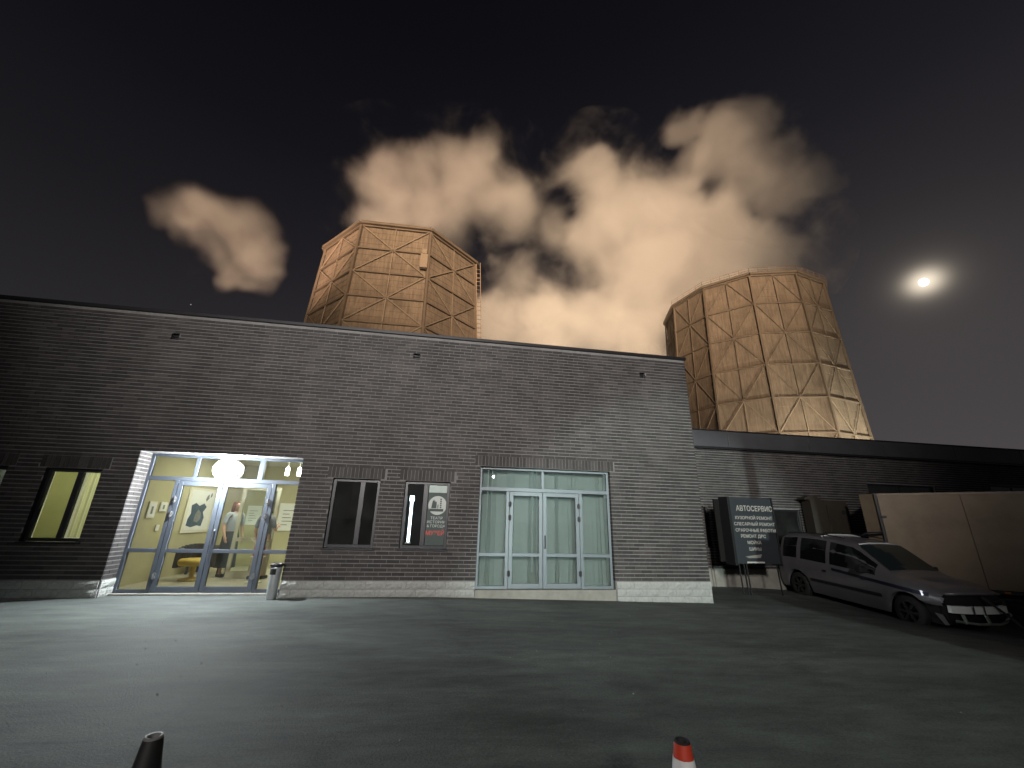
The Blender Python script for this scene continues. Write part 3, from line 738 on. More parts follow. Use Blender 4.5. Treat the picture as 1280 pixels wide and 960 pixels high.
    if skirt:
        m = MB(); m.lathe([(.150*s, 1.02*s), (.175*s, .90*s), (.19*s, .70*s), (.21*s, .45*s), (.225*s, .20*s)], 20); m.build('skirt', low_mat, p, smooth=True)
    else:
        tv = [(0, 0, .96, (.165, .13))]; te = []
        for sx in (1, -1):
            yk = stride*sx; i = len(tv)
            tv += [(sx*.09, 0, .86, .105), (sx*.10, yk*.6+.015, .50, .082), (sx*.105, yk, .10, .070)]; te += [(0, i), (i, i+1), (i+1, i+2)]
        skin('trousers', [(a*s, b*s, c*s, (tuple(x*s for x in r) if isinstance(r, tuple) else r*s)) for a, b, c, r in tv], te, low_mat, p)
    for sx in (1, -1):
        m = MB(); yk = stride*sx
        m.box((sx*.118-.045)*s, (sx*.118+.045)*s, (yk-.06)*s, (yk+.20)*s, 0, .075*s); m.build('shoe', M['black'], p, 0.025*s)
    return p
GTEE = pbr("grey_tee", (0.17, 0.18, 0.19), 0.9, var=0.15, scale=25); LTEE = pbr("light_grey_tee", (0.36, 0.38, 0.40), 0.9, var=0.15, scale=25)
SKT = pbr("charcoal_skirt", (0.06, 0.065, 0.07), 0.9, var=0.2); TRS = pbr("beige_trousers", (0.42, 0.36, 0.27), 0.9, var=0.15)
person('woman with long reddish hair in grey tee and long charcoal skirt facing right', (-4.98, 2.45, 0.078), radians(-128), 1.68, True, (0.13, 0.035, 0.015), LTEE, SKT, True,
       ((.23, .02, 1.12), (.22, .14, .90)), ((-.24, -.02, 1.12), (-.25, .05, .88)))
person('man in dark grey tee and beige trousers seen from behind at right glass', (-4.06, 1.95, 0.078), radians(-15), 1.60, False, (0.05, 0.035, 0.025), GTEE, TRS, False,
       ((.26, .05, 1.13), (.16, .26, 1.22)), ((-.24, .0, 1.12), (-.24, .08, .89)))

# ---- room with vertical blinds behind the right entrance
room('hall', 0.6, 4.1, 0.20, 3.2, 0.12, 2.9, pbr("pale_hall_wall", (0.55, 0.62, 0.60), 0.85, var=0.06), M['tile'], M['ceil'])
vb_meshes = []
for k in range(4):
    b = MB(); w = 0.062; a = (0.25, 0.5, 0.8, 1.1)[k]
    b.box(-w*cos(a), w*cos(a), -0.001, 0.001, 0, 2.44)
    for i, v in enumerate(b.v):
        x, y, z = v; t = x/(w*cos(a)); b.v[i] = (x, y + t*w*sin(a), z)
    vb_meshes.append(b.mesh('blind_slat', M['vblind']))
x = 0.90
while x < 3.82:
    g_ = 2 if (1.05 < x < 1.2 or 2.0 < x < 2.15 or 2.62 < x < 2.75) else random.choice((0, 0, 1))
    link('blind_slat', vb_meshes[g_], BL, (x, 0.34 + random.uniform(-.01, .01), 0.16)); x += 0.098 + random.uniform(-.006, .014)
box_obj('blind_rail', M['white'], BL, 0.86, 3.84, 0.31, 0.37, 2.60, 2.64)
add_light('hall_light', 'POINT', (1.9, 1.5, 2.4), 36, (0.86, 0.98, 1.0), shadow_soft_size=0.3)

# ---- tube lamp and poster in the sign window
tl = thing('tube_lamp', 'upright glowing white tube lamp behind the poster window left pane', 'lamp', (-0.60, 0.24, 0.98))
TUBE = emit("tube_glow", (0.72, 0.86, 1.0), 9.0)
m = MB(); m.tube([(0, 0, 0.03), (0, 0, 0.86)], 0.028, 10); m.build('tube', TUBE, tl, smooth=True)
m = MB(); m.tube([(0, 0, 0.86), (0, 0, 0.97)], [0.05, 0.045], 10); m.build('cap', TUBE, tl, smooth=True)
box_obj('base', M['chrome'], tl, -0.05, 0.05, -0.05, 0.05, 0, 0.03)
add_light('tube_light', 'POINT', (-0.60, 0.19, 1.45), 1.6, (0.75, 0.88, 1.0), shadow_soft_size=0.05)
def text(name, body, mat, parent, loc, size, rot=(pi/2, 0, 0), align='CENTER', sx=1.0, ext=0.0012, bold=0.0):
    c = bpy.data.curves.new(name, 'FONT'); c.body = body; c.size = size; c.align_x = align; c.extrude = ext; c.offset = bold
    c.materials.append(mat); tmp = bpy.data.objects.new(name + '_outline', c); COL.objects.link(tmp)
    dg = bpy.context.evaluated_depsgraph_get()
    me = bpy.data.meshes.new_from_object(tmp.evaluated_get(dg)); bpy.data.objects.remove(tmp); bpy.data.curves.remove(c)
    if not me.materials: me.materials.append(mat)
    o = link(name, me, parent, loc); o.rotation_euler = rot; o.scale = (sx, 1, 1)
    return o
ps = thing('window_poster', 'dark green window poster with round factory emblem and red line', 'poster', (-0.045, 0.088, 0.96))
box_obj('sheet', pbr("dark_green_print", (0.035, 0.055, 0.05), 0.6, var=0.1), ps, -0.205, 0.205, 0, 0.004, 0.0, 1.06)
box_obj('pale_panel', pbr("pale_print", (0.42, 0.50, 0.46), 0.6), ps, -0.20, 0.20, -0.001, 0.004, 1.065, 1.215)
m = MB(); m.poly([(0.195*cos(2*pi*k/40), -0.002, 0.80 + 0.195*sin(2*pi*k/40)) for k in range(40)]); EMB = pbr("emblem_grey", (0.45, 0.48, 0.45), 0.6, var=0.1)
m.build('emblem_disc', EMB, ps)
INKD = pbr("emblem_ink", (0.03, 0.045, 0.04), 0.6)
m = MB(); yy = -0.0045
for q in ([(-.13, .74), (-.02, .74), (-.02, .86), (-.05, .90), (-.05, .86), (-.08, .92), (-.11, .88)], [(.0, .74), (.02, .74), (.02, .82), (.0, .82)]):
    m.poly([(x_, yy, z_) for x_, z_ in q])
for k in range(5): m.quad((.05, yy, .745+k*.042), (.085, yy, .745+k*.042), (.085, yy, .775+k*.042), (.05, yy, .775+k*.042))
m.quad((-.17, yy, .675), (.13, yy, .675), (.13, yy, .73), (-.17, yy, .73)); m.build('emblem_factory', INKD, ps)
PALE = pbr("pale_lettering", (0.50, 0.54, 0.52), 0.6); REDT = pbr("red_lettering", (0.55, 0.07, 0.05), 0.6)
text('lettering', 'ТЕАТР', PALE, ps, (0, -0.003, 0.515), 0.075, sx=1.1)
text('lettering', 'ИСТОРИИ', PALE, ps, (0, -0.003, 0.435), 0.075, sx=1.05)
text('lettering', '& ГОРОДА', PALE, ps, (0, -0.003, 0.355), 0.075, sx=1.0)
text('lettering', 'МУЗЕЙ', REDT, ps, (-0.01, -0.003, 0.20), 0.115, sx=1.0, bold=0.002)

# ---- lamp over the left entrance
wl_ = thing('entrance_lamp', 'dazzling white floodlight fixed over the left glazed doors', 'lamp', (-4.43, 0.27, 2.36))
box_obj('housing', M['alu'], wl_, -0.18, 0.18, 0.0, 0.06, -0.13, 0.13, 0.01)
m = MB(); m.lathe([(0.0, 0.12), (0.11, 0.12), (0.185, 0.075), (0.22, 0.0)], 24)
for i_, (x_, y_, z_) in enumerate(m.v): m.v[i_] = (x_*1.15, -z_, y_*0.95)
m.build('lens', emit("led_glow", (0.93, 0.98, 1.0), 80.0), wl_, smooth=True)
box_obj('bracket', M['alu'], wl_, -0.03, 0.03, 0.02, 0.075, -0.19, -0.13)
add_light('entrance_led', 'POINT', (-4.43, 0.12, 2.34), 1080, (0.90, 0.97, 1.0), shadow_soft_size=0.07)

# ---- litter bin
bn = thing('litter_bin', 'slim grey steel litter bin against the right jamb of the lit doorway', 'bin', (-2.96, -0.14, 0.0))
STEEL = pbr("brushed_steel", (0.42, 0.45, 0.46), 0.42, 0.5, var=0.12, scale=12)
m = MB(); m.lathe([(0.0, 0.0), (0.088, 0.0), (0.09, 0.012), (0.098, 0.52), (0.098, 0.56), (0.0, 0.56)], 24); m.build('body', STEEL, bn, smooth=True)
m = MB(); m.lathe([(0.104, 0.555), (0.112, 0.57), (0.112, 0.60), (0.104, 0.612), (0.085, 0.612), (0.08, 0.58), (0.0, 0.57)], 24); m.build('rim', M['black'], bn, smooth=True)
m = MB()
for k in range(5):
    a0, a1 = radians(-150 + k*16), radians(-150 + (k+1)*16); r = 0.1
    m.quad((r*cos(a0), r*sin(a0), 0.42), (r*cos(a1), r*sin(a1), 0.42), (r*cos(a1), r*sin(a1), 0.52), (r*cos(a0), r*sin(a0), 0.52))
m.build('opening', M['void'], bn)
m = MB(); m.lathe([(0.0995, 0.535), (0.101, 0.54), (0.101, 0.55), (0.0995, 0.553)], 24); m.build('band', M['chrome'], bn, smooth=True)

# ------------------------------------------------------------------ low wing set back on the right
WG = thing('low_wing', 'low brick wing with a dark metal fascia behind the parked car', 'building', (0, 0, 0))
WY = 2.8; WX0, WX1 = X1, 30.0
WO = [(8.02, 8.16, 0.86, 2.05), (10.45, 11.40, 1.0, 2.04), (14.2, 17.0, 1.6, 2.98), (19.4, 21.6, 1.6, 3.12)]
m = MB(); wall_sheet(m, WX0, WX1, -0.8, 4.0, WY, WO)
for x0, x1, z0, z1 in WO:
    m.quad((x0, WY, z0), (x0, WY+.14, z0), (x0, WY+.14, z1), (x0, WY, z1)); m.quad((x1, WY+.14, z0), (x1, WY, z0), (x1, WY, z1), (x1, WY+.14, z1))
    m.quad((x0, WY, z1), (x0, WY+.14, z1), (x1, WY+.14, z1), (x1, WY, z1)); m.quad((x0, WY+.14, z0), (x0, WY, z0), (x1, WY, z0), (x1, WY+.14, z0))
m.build('wall', M['mortar'], WG)
wfull, wrest = [], MB()
for c in range(int((3.95-0.29)/PITCH)):
    z0 = 0.29 + c*PITCH + JT; z1 = z0 + PITCH - JT - 0.002; x = WX0 - (c % 2)*(BRL+0.008)/2
    holes = [(o[0], o[1]) for o in WO if o[2] < z1-0.01 and o[3] > z0+0.01]
    while x < WX1:
        for s0, s1 in subtract(max(x, WX0+0.01), min(x+BRL, WX1), holes):
            if s1-s0 < 0.035: continue
            if s1-s0 > BRL-0.002 and s0 > 8.0: wfull.append((s0, z0, z1))
            else: wrest.box(s0, s1, WY-0.010, WY+0.02, z0, z1, random.random(), back=False)
        x += BRL + 0.008
wfull.sort(key=lambda q: q[0] + abs(q[1]-2.2)*0.4)
for s0, z0, z1 in wfull[:300]: link('brick', random.choice(brick_meshes), WG, (s0, WY, z0))
for s0, z0, z1 in wfull[300:]: wrest.box(s0, s0+BRL, WY-0.010, WY+0.02, z0, z1, random.random(), back=False)
o = wrest.build('brick', M['brick'], WG, tone=True); o['kind'] = 'stuff'
box_obj('plinth', M['plinth'], WG, WX0, WX1, WY-0.05, WY, -0.9, 0.29, 0.006)
for k in range(8):
    box_obj('fascia_panel', M['fascia'], WG, WX0+0.02+k*3.0, WX0+0.02+k*3.0+2.99, WY-0.12-0.002*(k % 2), WY+0.05, 3.92, 4.44, 0.006)
box_obj('drip_edge', M['coping'], WG, WX0+0.02, WX1, WY-0.15, WY+0.3, 4.44, 4.475, 0.004)
box_obj('soffit', M['coping'], WG, WX0+0.02, WX1, WY-0.10, WY-0.01, 3.86, 3.918)
box_obj('roof', M['roof'], WG, WX0, WX1, WY+0.3, 11.5, 4.2, 4.3)
box_obj('rear_wall', M['mortar'], WG, WX0, WX1, 11.5, 11.7, -0.8, 4.3)
for x0, x1, z0, z1 in WO:
    f = MB(); w = 0.05 if x1-x0 > 0.5 else 0.02; y = WY+0.10
    bar(f, x0+.003, x0+w, z0+.003, z1-.003, y, .05); bar(f, x1-w, x1-.003, z0+.003, z1-.003, y, .05); bar(f, x0+w, x1-w, z0+.003, z0+w, y, .05); bar(f, x0+w, x1-w, z1-w, z1-.003, y, .05)
    if x1-x0 > 2: bar(f, (x0+x1)/2-.03, (x0+x1)/2+.03, z0+w, z1-w, y, .05)
    wf = f.build('window', M['darkframe'], WG, 0.003)
    if x1-x0 > 2:
        box_obj('pane', M['glass_dark'], wf, x0+w, (x0+x1)/2-.03, y-.003, y+.003, z0+w, z1-w); box_obj('pane', M['glass_dark'], wf, (x0+x1)/2+.03, x1-w, y-.003, y+.003, z0+w, z1-w)
    else: box_obj('pane', M['glass_dark'], wf, x0+w, x1-w, y-.003, y+.003, z0+w, z1-w)
    box_obj('backing', M['void'], wf, x0-.05, x1+.05, WY+.30, WY+.32, z0-.05, z1+.05)

# ------------------------------------------------------------------ workshop sign board
sg = thing('sign_board', 'black workshop sign on thin legs listing services in pale lettering', 'sign', (8.53, 1.30, gz(8.5, 1.3)), 0.0)
z0 = 0.56 - gz(8.5, 1.3); z1 = z0 + 1.68
SGB = pbr("sign_black", (0.020, 0.025, 0.030), 0.45, var=0.15)
box_obj('panel', SGB, sg, -0.70, 0.58, 0, 0.06, z0, z1, 0.006)
box_obj('shadow_board', pbr("sign_shadow", (0.012, 0.011, 0.011), 0.9, spec=0.1), sg, -0.93, -0.78, 0.35, 0.40, z0+0.02, z1-0.03, 0.004)  # dark board added for the shadow strip on the wall beside the sign
for s, (a, b) in enumerate(((-0.775, -0.703), (0.583, 0.62))): box_obj('edge_post', M['void'], sg, a, b, -0.02, 0.36, z0-0.04, z1+0.03, 0.004)
for x in (-0.62, -0.48, -0.40, 0.50):
    lg = MB(); lg.tube([(x, 0.03, 0.0), (x-0.03, 0.03, z0)], 0.018, 8); lg.build('leg', M['void'], sg)
LET = pbr("sign_lettering", (0.42, 0.40, 0.36), 0.6, var=0.06)
rows = [('АВТОСЕРВИС', 0.03, 0.19, 0.86), ('КУЗОВНОЙ РЕМОНТ', -0.03, 0.112, 1.0), ('СЛЕСАРНЫЙ РЕМОНТ', -0.03, 0.112, 1.0), ('СВАРОЧНЫЕ РАБОТЫ', -0.02, 0.112, 1.0), ('РЕМОНТ ДВС', -0.12, 0.112, 1.0), ('МОЙКА', -0.12, 0.112, 1.0), ('ШИНЫ', -0.12, 0.112, 1.0)]
zz = [z1-0.34, z1-0.56, z1-0.72, z1-0.88, z1-1.03, z1-1.19, z1-1.35]
for (tx, dx, sz, sx_), z in zip(rows, zz): text('lettering', tx, LET, sg, (dx, -0.003, z), sz, sx=sx_, bold=0.001)
m = MB(); m.poly([(-0.45, -0.003, z0+0.18), (0.05, -0.003, z0+0.24), (0.0, -0.003, z0+0.15), (-0.35, -0.003, z0+0.14)]); m.build('sign_arrow', pbr("sign_grey", (0.20, 0.19, 0.17), 0.6), sg)
box_obj('sign_stripe', LET, sg, -0.42, 0.10, -0.002, 0.0, z0+0.02, z0+0.055)

# ------------------------------------------------------------------ brown cabinet added for a dark shape read as a vehicle's shadow
cb = thing('shadow_stand_in', 'added dark brown cabinet with a rounded cap against the wing wall', 'shadow_box', (11.55, 2.36, gz(11.5, 2.0)))
CBM = pbr("shadow_box_brown", (0.034, 0.027, 0.019), 0.7, 0.0, var=0.25, stain=0.4); h = 2.35 - gz(11.5, 2.0)
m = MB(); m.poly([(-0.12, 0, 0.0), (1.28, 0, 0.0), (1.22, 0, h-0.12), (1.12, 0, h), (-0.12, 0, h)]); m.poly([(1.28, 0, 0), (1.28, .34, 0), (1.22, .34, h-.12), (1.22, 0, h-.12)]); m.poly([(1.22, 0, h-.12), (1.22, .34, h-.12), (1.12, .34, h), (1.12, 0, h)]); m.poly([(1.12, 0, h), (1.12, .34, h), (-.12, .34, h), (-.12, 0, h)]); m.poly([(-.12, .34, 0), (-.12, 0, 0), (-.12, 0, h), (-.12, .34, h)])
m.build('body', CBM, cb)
box_obj('shadow_box_front', CBM, cb, 0.42, 1.14, -0.025, -0.003, 0.2, h-0.14, 0.008)
m = MB(); m.tube([(0.98, -0.03, h-0.36), (0.98, 0.0, h-0.36)], 0.07, 12); m.build('dark_spot', M['void'], cb)
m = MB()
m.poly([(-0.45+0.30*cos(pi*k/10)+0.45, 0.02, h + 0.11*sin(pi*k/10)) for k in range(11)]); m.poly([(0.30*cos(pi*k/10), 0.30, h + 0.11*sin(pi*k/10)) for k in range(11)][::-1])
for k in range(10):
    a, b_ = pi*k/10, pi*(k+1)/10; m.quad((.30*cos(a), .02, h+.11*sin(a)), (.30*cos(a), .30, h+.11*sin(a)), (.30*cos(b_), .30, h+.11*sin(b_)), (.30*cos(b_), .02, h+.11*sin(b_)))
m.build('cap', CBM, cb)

# ------------------------------------------------------------------ box truck
tk_o = Vector((11.99, 0.73, 0)); tdir = Vector((0.679, -0.734, 0)); ang = math.atan2(tdir.y, tdir.x); tg = gz(12.5, 0)
TK = thing('box_truck', 'beige box truck parked beside the damaged car at the right edge', 'truck', (tk_o.x, tk_o.y, tg), ang)
ZT0, ZT1 = 0.62, 2.45 - tg; TL_ = 5.6; TW = 1.75
BEI = pbr("beige_body_panel", (0.32, 0.245, 0.17), 0.6, 0.0, var=0.12, scale=1.5, stain=0.4)
x = 0.0
for k, w in enumerate((1.62, 2.0, 1.98)):
    box_obj('side_panel', BEI, TK, x+0.004, x+w-0.004, -0.02-(0.003 if k % 2 else 0), 0.0, ZT0+0.05, ZT1-0.05, 0.004); x += w
m = MB(); m.box(0, TL_, 0.002, TW, ZT0, ZT1-0.01); m.build('cargo_box', BEI, TK, 0.01)
box_obj('top_rail', pbr("beige_rail", (0.33, 0.26, 0.19), 0.5), TK, 0, TL_, -0.035, 0.03, ZT1-0.055, ZT1, 0.006)
box_obj('lower_rail', M['black'], TK, 0, TL_, -0.03, 0.03, ZT0-0.04, ZT0+0.045, 0.006)
m = MB(); m.box(-0.06, -0.002, -0.03, 0.03, ZT0, ZT1+0.01); m.build('corner_post', M['black'], TK, 0.004)
rd = MB(); rd.obox((-0.20, 0.20, (1.6+ZT1)/2), Vector((0.72, -0.69, 0)), Vector((0.69, 0.72, 0)), Vector((0, 0, 1)), 0.22, 0.02, (ZT1-1.6)/2); rd.build('rear_door', BEI, TK)
m = MB(); m.tube([(-0.05, -0.02, 1.88), (-0.42, 0.02, 1.86), (-0.62, 0.06, 1.72), (-0.74, 0.08, 1.50)], 0.035, 8); m.build('tail_rail', M['black'], TK, smooth=True)
for hz_ in (0.9, 1.6, 2.3): box_obj('hinge', M['black'], TK, -0.03, 0.10, -0.05, -0.026, hz_-0.03, hz_+0.03, 0.004)
for mx_ in (0.5, 1.9, 3.3): box_obj('marker_lamp', pbr('amber_lens', (0.40, 0.16, 0.02), 0.3), TK, mx_-0.05, mx_+0.05, -0.05, -0.031, ZT0-0.02, ZT0+0.03, 0.004)
box_obj('tail_gate', M['black'], TK, -0.62, -0.07, 0.02, TW-0.1, 1.02, 1.66, 0.02)
box_obj('chassis', M['black'], TK, 0.2, TL_+1.2, 0.35, TW-0.35, 0.42, 0.60, 0.01)
def wheel(parent, x, y, z, r, w, rimr, ax=Vector((0, 1, 0))):
    t = MB(); prof = [(rimr, -w/2), (r*0.93, -w/2), (r, -w*0.36), (r, w*0.36), (r*0.93, w/2), (rimr, w/2)]
    n = 28
    for pr_, yy_ in prof:
        for j in range(n): t.v.append((x + pr_*cos(2*pi*j/n), y+yy_, z + pr_*sin(2*pi*j/n)))
    for k in range(len(prof)-1):
        for j in range(n): t.f.append((k*n+j, k*n+(j+1) % n, (k+1)*n+(j+1) % n, (k+1)*n+j)); t.t.append(0)
    o = t.build('wheel', M['rubber'], parent, smooth=True)
    q = MB()
    for s_ in (-1, 1):
        yy_ = y + s_*w*0.38
        q.poly([(x + rimr*0.32*cos(2*pi*j/10), yy_, z + rimr*0.32*sin(2*pi*j/10)) for j in range(10)][::(-1 if s_ > 0 else 1)])
        for k in range(6):
            a = 2*pi*k/6
            q.beam((x + rimr*0.2*cos(a), yy_, z + rimr*0.2*sin(a)), (x + rimr*1.0*cos(a), yy_, z + rimr*1.0*sin(a)), 0.025, 0.05)
    for k in range(n):
        a, b_ = 2*pi*k/n, 2*pi*(k+1)/n
        q.quad((x+rimr*cos(a), y-w/2, z+rimr*sin(a)), (x+rimr*cos(b_), y-w/2, z+rimr*sin(b_)), (x+rimr*cos(b_), y+w/2, z+rimr*sin(b_)), (x+rimr*cos(a), y+w/2, z+rimr*sin(a)))
    q.build('rim', pbr("steel_rim", (0.03, 0.03, 0.03), 0.5, 0.4), o)
    return o
for x, y in ((1.0, 0.12), (1.0, TW-0.12), (TL_+0.8, 0.12), (TL_+0.8, TW-0.12)): wheel(TK, x, y, 0.38, 0.38, 0.22, 0.22)
m = MB(); cx0 = TL_+0.12
prof = [(0, 0.5), (1.45, 0.5), (1.5, 0.9), (1.35, 1.35), (1.05, 2.05), (0.9, 2.12), (0, 2.12)]
for y in (0.05, TW-0.05):
    pts = [(cx0+a, y, b_) for a, b_ in prof]; m.poly(pts if y < 1 else pts[::-1])
for i in range(len(prof)):
    a, b_ = prof[i], prof[(i+1) % len(prof)]; m.quad((cx0+a[0], 0.05, a[1]), (cx0+a[0], TW-.05, a[1]), (cx0+b_[0], TW-.05, b_[1]), (cx0+b_[0], 0.05, b_[1]))
cabo = m.build('cab', BEI, TK, 0.03)
for y in (0.044, TW-0.044):
    g_ = MB(); g_.poly([(cx0+.35, y, 1.25), (cx0+1.3, y, 1.25), (cx0+1.0, y, 1.95), (cx0+.35, y, 1.95)]); g_.build('side_window', M['glass_car'], cabo)
g_ = MB(); g_.quad((cx0+1.355, .2, 1.36), (cx0+1.355, TW-.2, 1.36), (cx0+1.075, TW-.25, 2.02), (cx0+1.075, .25, 2.02)); g_.build('windscreen', M['glass_car'], cabo)

# ------------------------------------------------------------------ damaged estate car
CA = Vector((10.98, 1.93, -0.325)); chd = radians(-91.6); cpt = radians(-3.0)
CAR = thing('damaged_car', 'silver estate car with a dark stripe and its front bumper torn off', 'car', CA)
CAR.rotation_euler = (0, -cpt, chd)
SIL = pbr("silver_car_paint", (0.16, 0.155, 0.165), 0.36, 0.25, var=0.08, scale=2.5, stain=0.25, coat=0.3)
TOPZ = [(-.72, .98), (-.68, 1.22), (-.64, 1.52), (-.50, 1.61), (.0, 1.655), (.6, 1.665), (1.2, 1.64), (1.72, 1.565), (1.95, 1.43), (2.2, 1.255), (2.45, 1.085), (2.62, 1.00), (2.9, .965), (3.2, .915), (3.42, .85), (3.52, .79)]
TOPW = [(-.72, .72), (-.60, .67), (-.48, .67), (.6, .685), (1.2, .675), (1.72, .63), (2.2, .67), (2.5, .70), (2.9, .70), (3.3, .66), (3.52, .60)]
BELT = [(-.72, .96), (0, .98), (1.2, .955), (2.2, .925), (2.6, .90), (3.1, .84), (3.52, .74)]
BELTW = [(-.72, .78), (-.5, .825), (0, .85), (2.2, .85), (3.0, .835), (3.35, .80), (3.52, .74)]
def interp(T, x):
    if x <= T[0][0]: return T[0][1]
    for (a, va), (b_, vb) in zip(T[:-1], T[1:]):
        if x <= b_: t = (x-a)/(b_-a); return va + (vb-va)*t
    return T[-1][1]
def arch(x):
    z = 0.20 if x < 3.24 else 0.56
    for cx in (0.0, 2.9):
        d = abs(x-cx)
        if d < 0.40: z = max(z, 0.31 + sqrt(max(0, 0.40**2 - d*d))*0.98)
    return z
def ring(x):
    tz, tw, bz, bw = interp(TOPZ, x), interp(TOPW, x), interp(BELT, x), interp(BELTW, x)
    bz = min(bz, tz-0.01); zb = arch(x); zm = max(0.60, zb+0.01); zl = max(0.36, zb+0.004)
    return [(bw*0.93, zb), (bw*1.005, zl), (bw*1.035, min(zm, bz-.06)), (bw*1.02, bz-0.05), (bw, bz), (bw + (tw-bw)*0.5 + 0.02, bz + (tz-bz)*0.52), (tw, bz + (tz-bz)*0.94), (tw*0.86, tz-0.004), (tw*0.45, tz+0.018), (0, tz+0.024)]
xs = sorted(set([round(-.72 + i*0.06, 3) for i in range(72)] + [-.40, .40, 2.5, 3.3, 3.52]))
xs = [x for x in xs if x <= 3.52]
m = MB(); RINGS = [ring(x) for x in xs]; K = len(RINGS[0]); NV = 2*K-1
for x, r in zip(xs, RINGS):
    for w, z in r: m.v.append((x, -w, z))
    for w, z in r[:-1][::-1]: m.v.append((x, w, z))
for i in range(len(xs)-1):
    for k in range(NV-1):
        m.f.append((i*NV+k, (i+1)*NV+k, (i+1)*NV+k+1, i*NV+k+1)); m.t.append(0)
m.f.append(tuple(range(NV))); m.t.append(0)
body = m.build('body', SIL, CAR, smooth=True)
try: body.data.set_sharp_from_angle(angle=radians(38))
except Exception: pass
box_obj('underbody', M['void'], CAR, -0.6, 3.40, -0.70, 0.70, 0.20, 0.62)
box_obj('engine_bay', M['void'], CAR, 3.25, 3.50, -0.66, 0.66, 0.30, 0.76)
def pt(x, s, side):
    """point on the glasshouse side: s from beltline (0) to roof edge (1)"""
    r = ring(x); a, b_, c = r[4], r[5], r[6]
    if s < 0.55: t = s/0.55; w, z = a[0]+(b_[0]-a[0])*t, a[1]+(b_[1]-a[1])*t
    else: t = (s-.55)/.45; w, z = b_[0]+(c[0]-b_[0])*t, b_[1]+(c[1]-b_[1])*t
    return Vector((x, side*(w+0.005), z))
def side_glass(x0, x1, s0=0.06, s1=0.92, front=None, n=6):
    for side in (-1, 1):
        g_ = MB(); cols = []
        for i in range(n+1):
            x = x0 + (x1-x0)*i/n; top = s1
            cols.append([pt(x, s0 + (top-s0)*j/4, side) for j in range(5)])
        for i in range(n):
            for j in range(4):
                q = (cols[i][j], cols[i+1][j], cols[i+1][j+1], cols[i][j+1]); g_.quad(*(q if side < 0 else q[::-1]))
        g_.build('side_window', M['car_black'], CAR, smooth=True)
M['car_black'] = pbr("tinted_car_window", (0.008, 0.009, 0.010), 0.06, var=0.1)
M['windscreen'] = pbr("windscreen_tint", (0.016, 0.024, 0.024), 0.06, var=0.1)
side_glass(-0.50, 0.02); side_glass(0.16, 0.98); side_glass(1.10, 2.28, s1=0.90)
g_ = MB(); n = 6
for i in range(n):
    xa, xb = 1.78 + (2.50-1.78)*i/n, 1.78 + (2.50-1.78)*(i+1)/n
    for j in range(8):
        def q(x, t):
            w = interp(TOPW, x)*0.94*t; return (x, w, interp(TOPZ, x) + 0.028 - 0.018*t*t)
        t0, t1 = -1+2*j/8, -1+2*(j+1)/8
        g_.quad(q(xa, t0), q(xb, t0), q(xb, t1), q(xa, t1))
g_.build('windscreen', M['windscreen'], CAR, smooth=True)
g_ = MB(); g_.quad((-.735, -.55, 1.02), (-.635, -.50, 1.48), (-.635, .50, 1.48), (-.735, .55, 1.02)); g_.build('rear_window', M['car_black'], CAR)
def strip(name, x0, x1, za, zb, mat, n=16, off=0.006):
    for side in (-1, 1):
        s = MB()
        def P(x, z):
            r = ring(x)
            for (w0, z0_), (w1, z1_) in zip(r[:-1], r[1:]):
                if z0_ <= z <= z1_ and z1_ > z0_: t = (z-z0_)/(z1_-z0_); return (x, side*(w0+(w1-w0)*t+off), z)
            return (x, side*(r[3][0]+off), z)
        for i in range(n):
            a, b_ = x0+(x1-x0)*i/n, x0+(x1-x0)*(i+1)/n
            fa, fb = (i/n), (i+1)/n
            z00, z01 = za[0]+(za[1]-za[0])*fa, za[0]+(za[1]-za[0])*fb
            z10, z11 = zb[0]+(zb[1]-zb[0])*fa, zb[0]+(zb[1]-zb[0])*fb
            q = (P(a, z00), P(b_, z01), P(b_, z11), P(a, z10)); s.quad(*(q if side < 0 else q[::-1]))
        s.build(name, mat, CAR, smooth=True)
NAVY = pbr("navy_stripe", (0.008, 0.009, 0.030), 0.4, var=0.1)
strip('blue_stripe', 1.15, 3.35, (0.86, 0.70), (0.925, 0.775), NAVY)
strip('side_moulding', 0.46, 2.40, (0.50, 0.50), (0.57, 0.57), M['black'], off=0.018)
strip('door_gap', 1.035, 1.045, (0.30, 0.30), (0.95, 0.95), M['black'], 1, 0.003); strip('door_gap', 0.10, 0.11, (0.72, 0.72), (0.96, 0.96), M['black'], 1, 0.003)
strip('door_handle', 0.88, 1.0, (0.80, 0.80), (0.84, 0.84), M['black'], 3, 0.025); strip('door_handle', 1.95, 2.07, (0.79, 0.79), (0.83, 0.83), M['black'], 3, 0.025)
for side in (-1, 1):
    mm = MB(); mm.obox((2.10, side*0.985, 1.03), Vector((1, 0, 0)), Vector((0, 1, 0)), Vector((0, 0, 1)), 0.06, 0.10, 0.075); mm.build('wing_mirror', M['black'], CAR, 0.03)
    mm = MB(); mm.tube([(2.15, side*0.84, 0.97), (2.12, side*0.93, 1.0)], 0.025, 8); mm.build('mirror_arm', M['black'], CAR)
    mm = MB(); rl = [(x, side*(interp(TOPW, x)*0.88), interp(TOPZ, x)+0.05) for x in [-.4+i*.2 for i in range(10)]]; mm.tube(rl, 0.014, 8); mm.build('roof_rail', M['black'], CAR, smooth=True)
WSTR = pbr("pale_metal_strip", (0.74, 0.78, 0.78), 0.35, 0.2, var=0.05)
mm = MB(); mm.tube([(0.72, -.60, 1.655), (0.72, -.3, 1.70), (0.72, .3, 1.70), (0.72, .60, 1.655)], 0.022, 8); mm.build('roof_bar', WSTR, CAR, smooth=True)
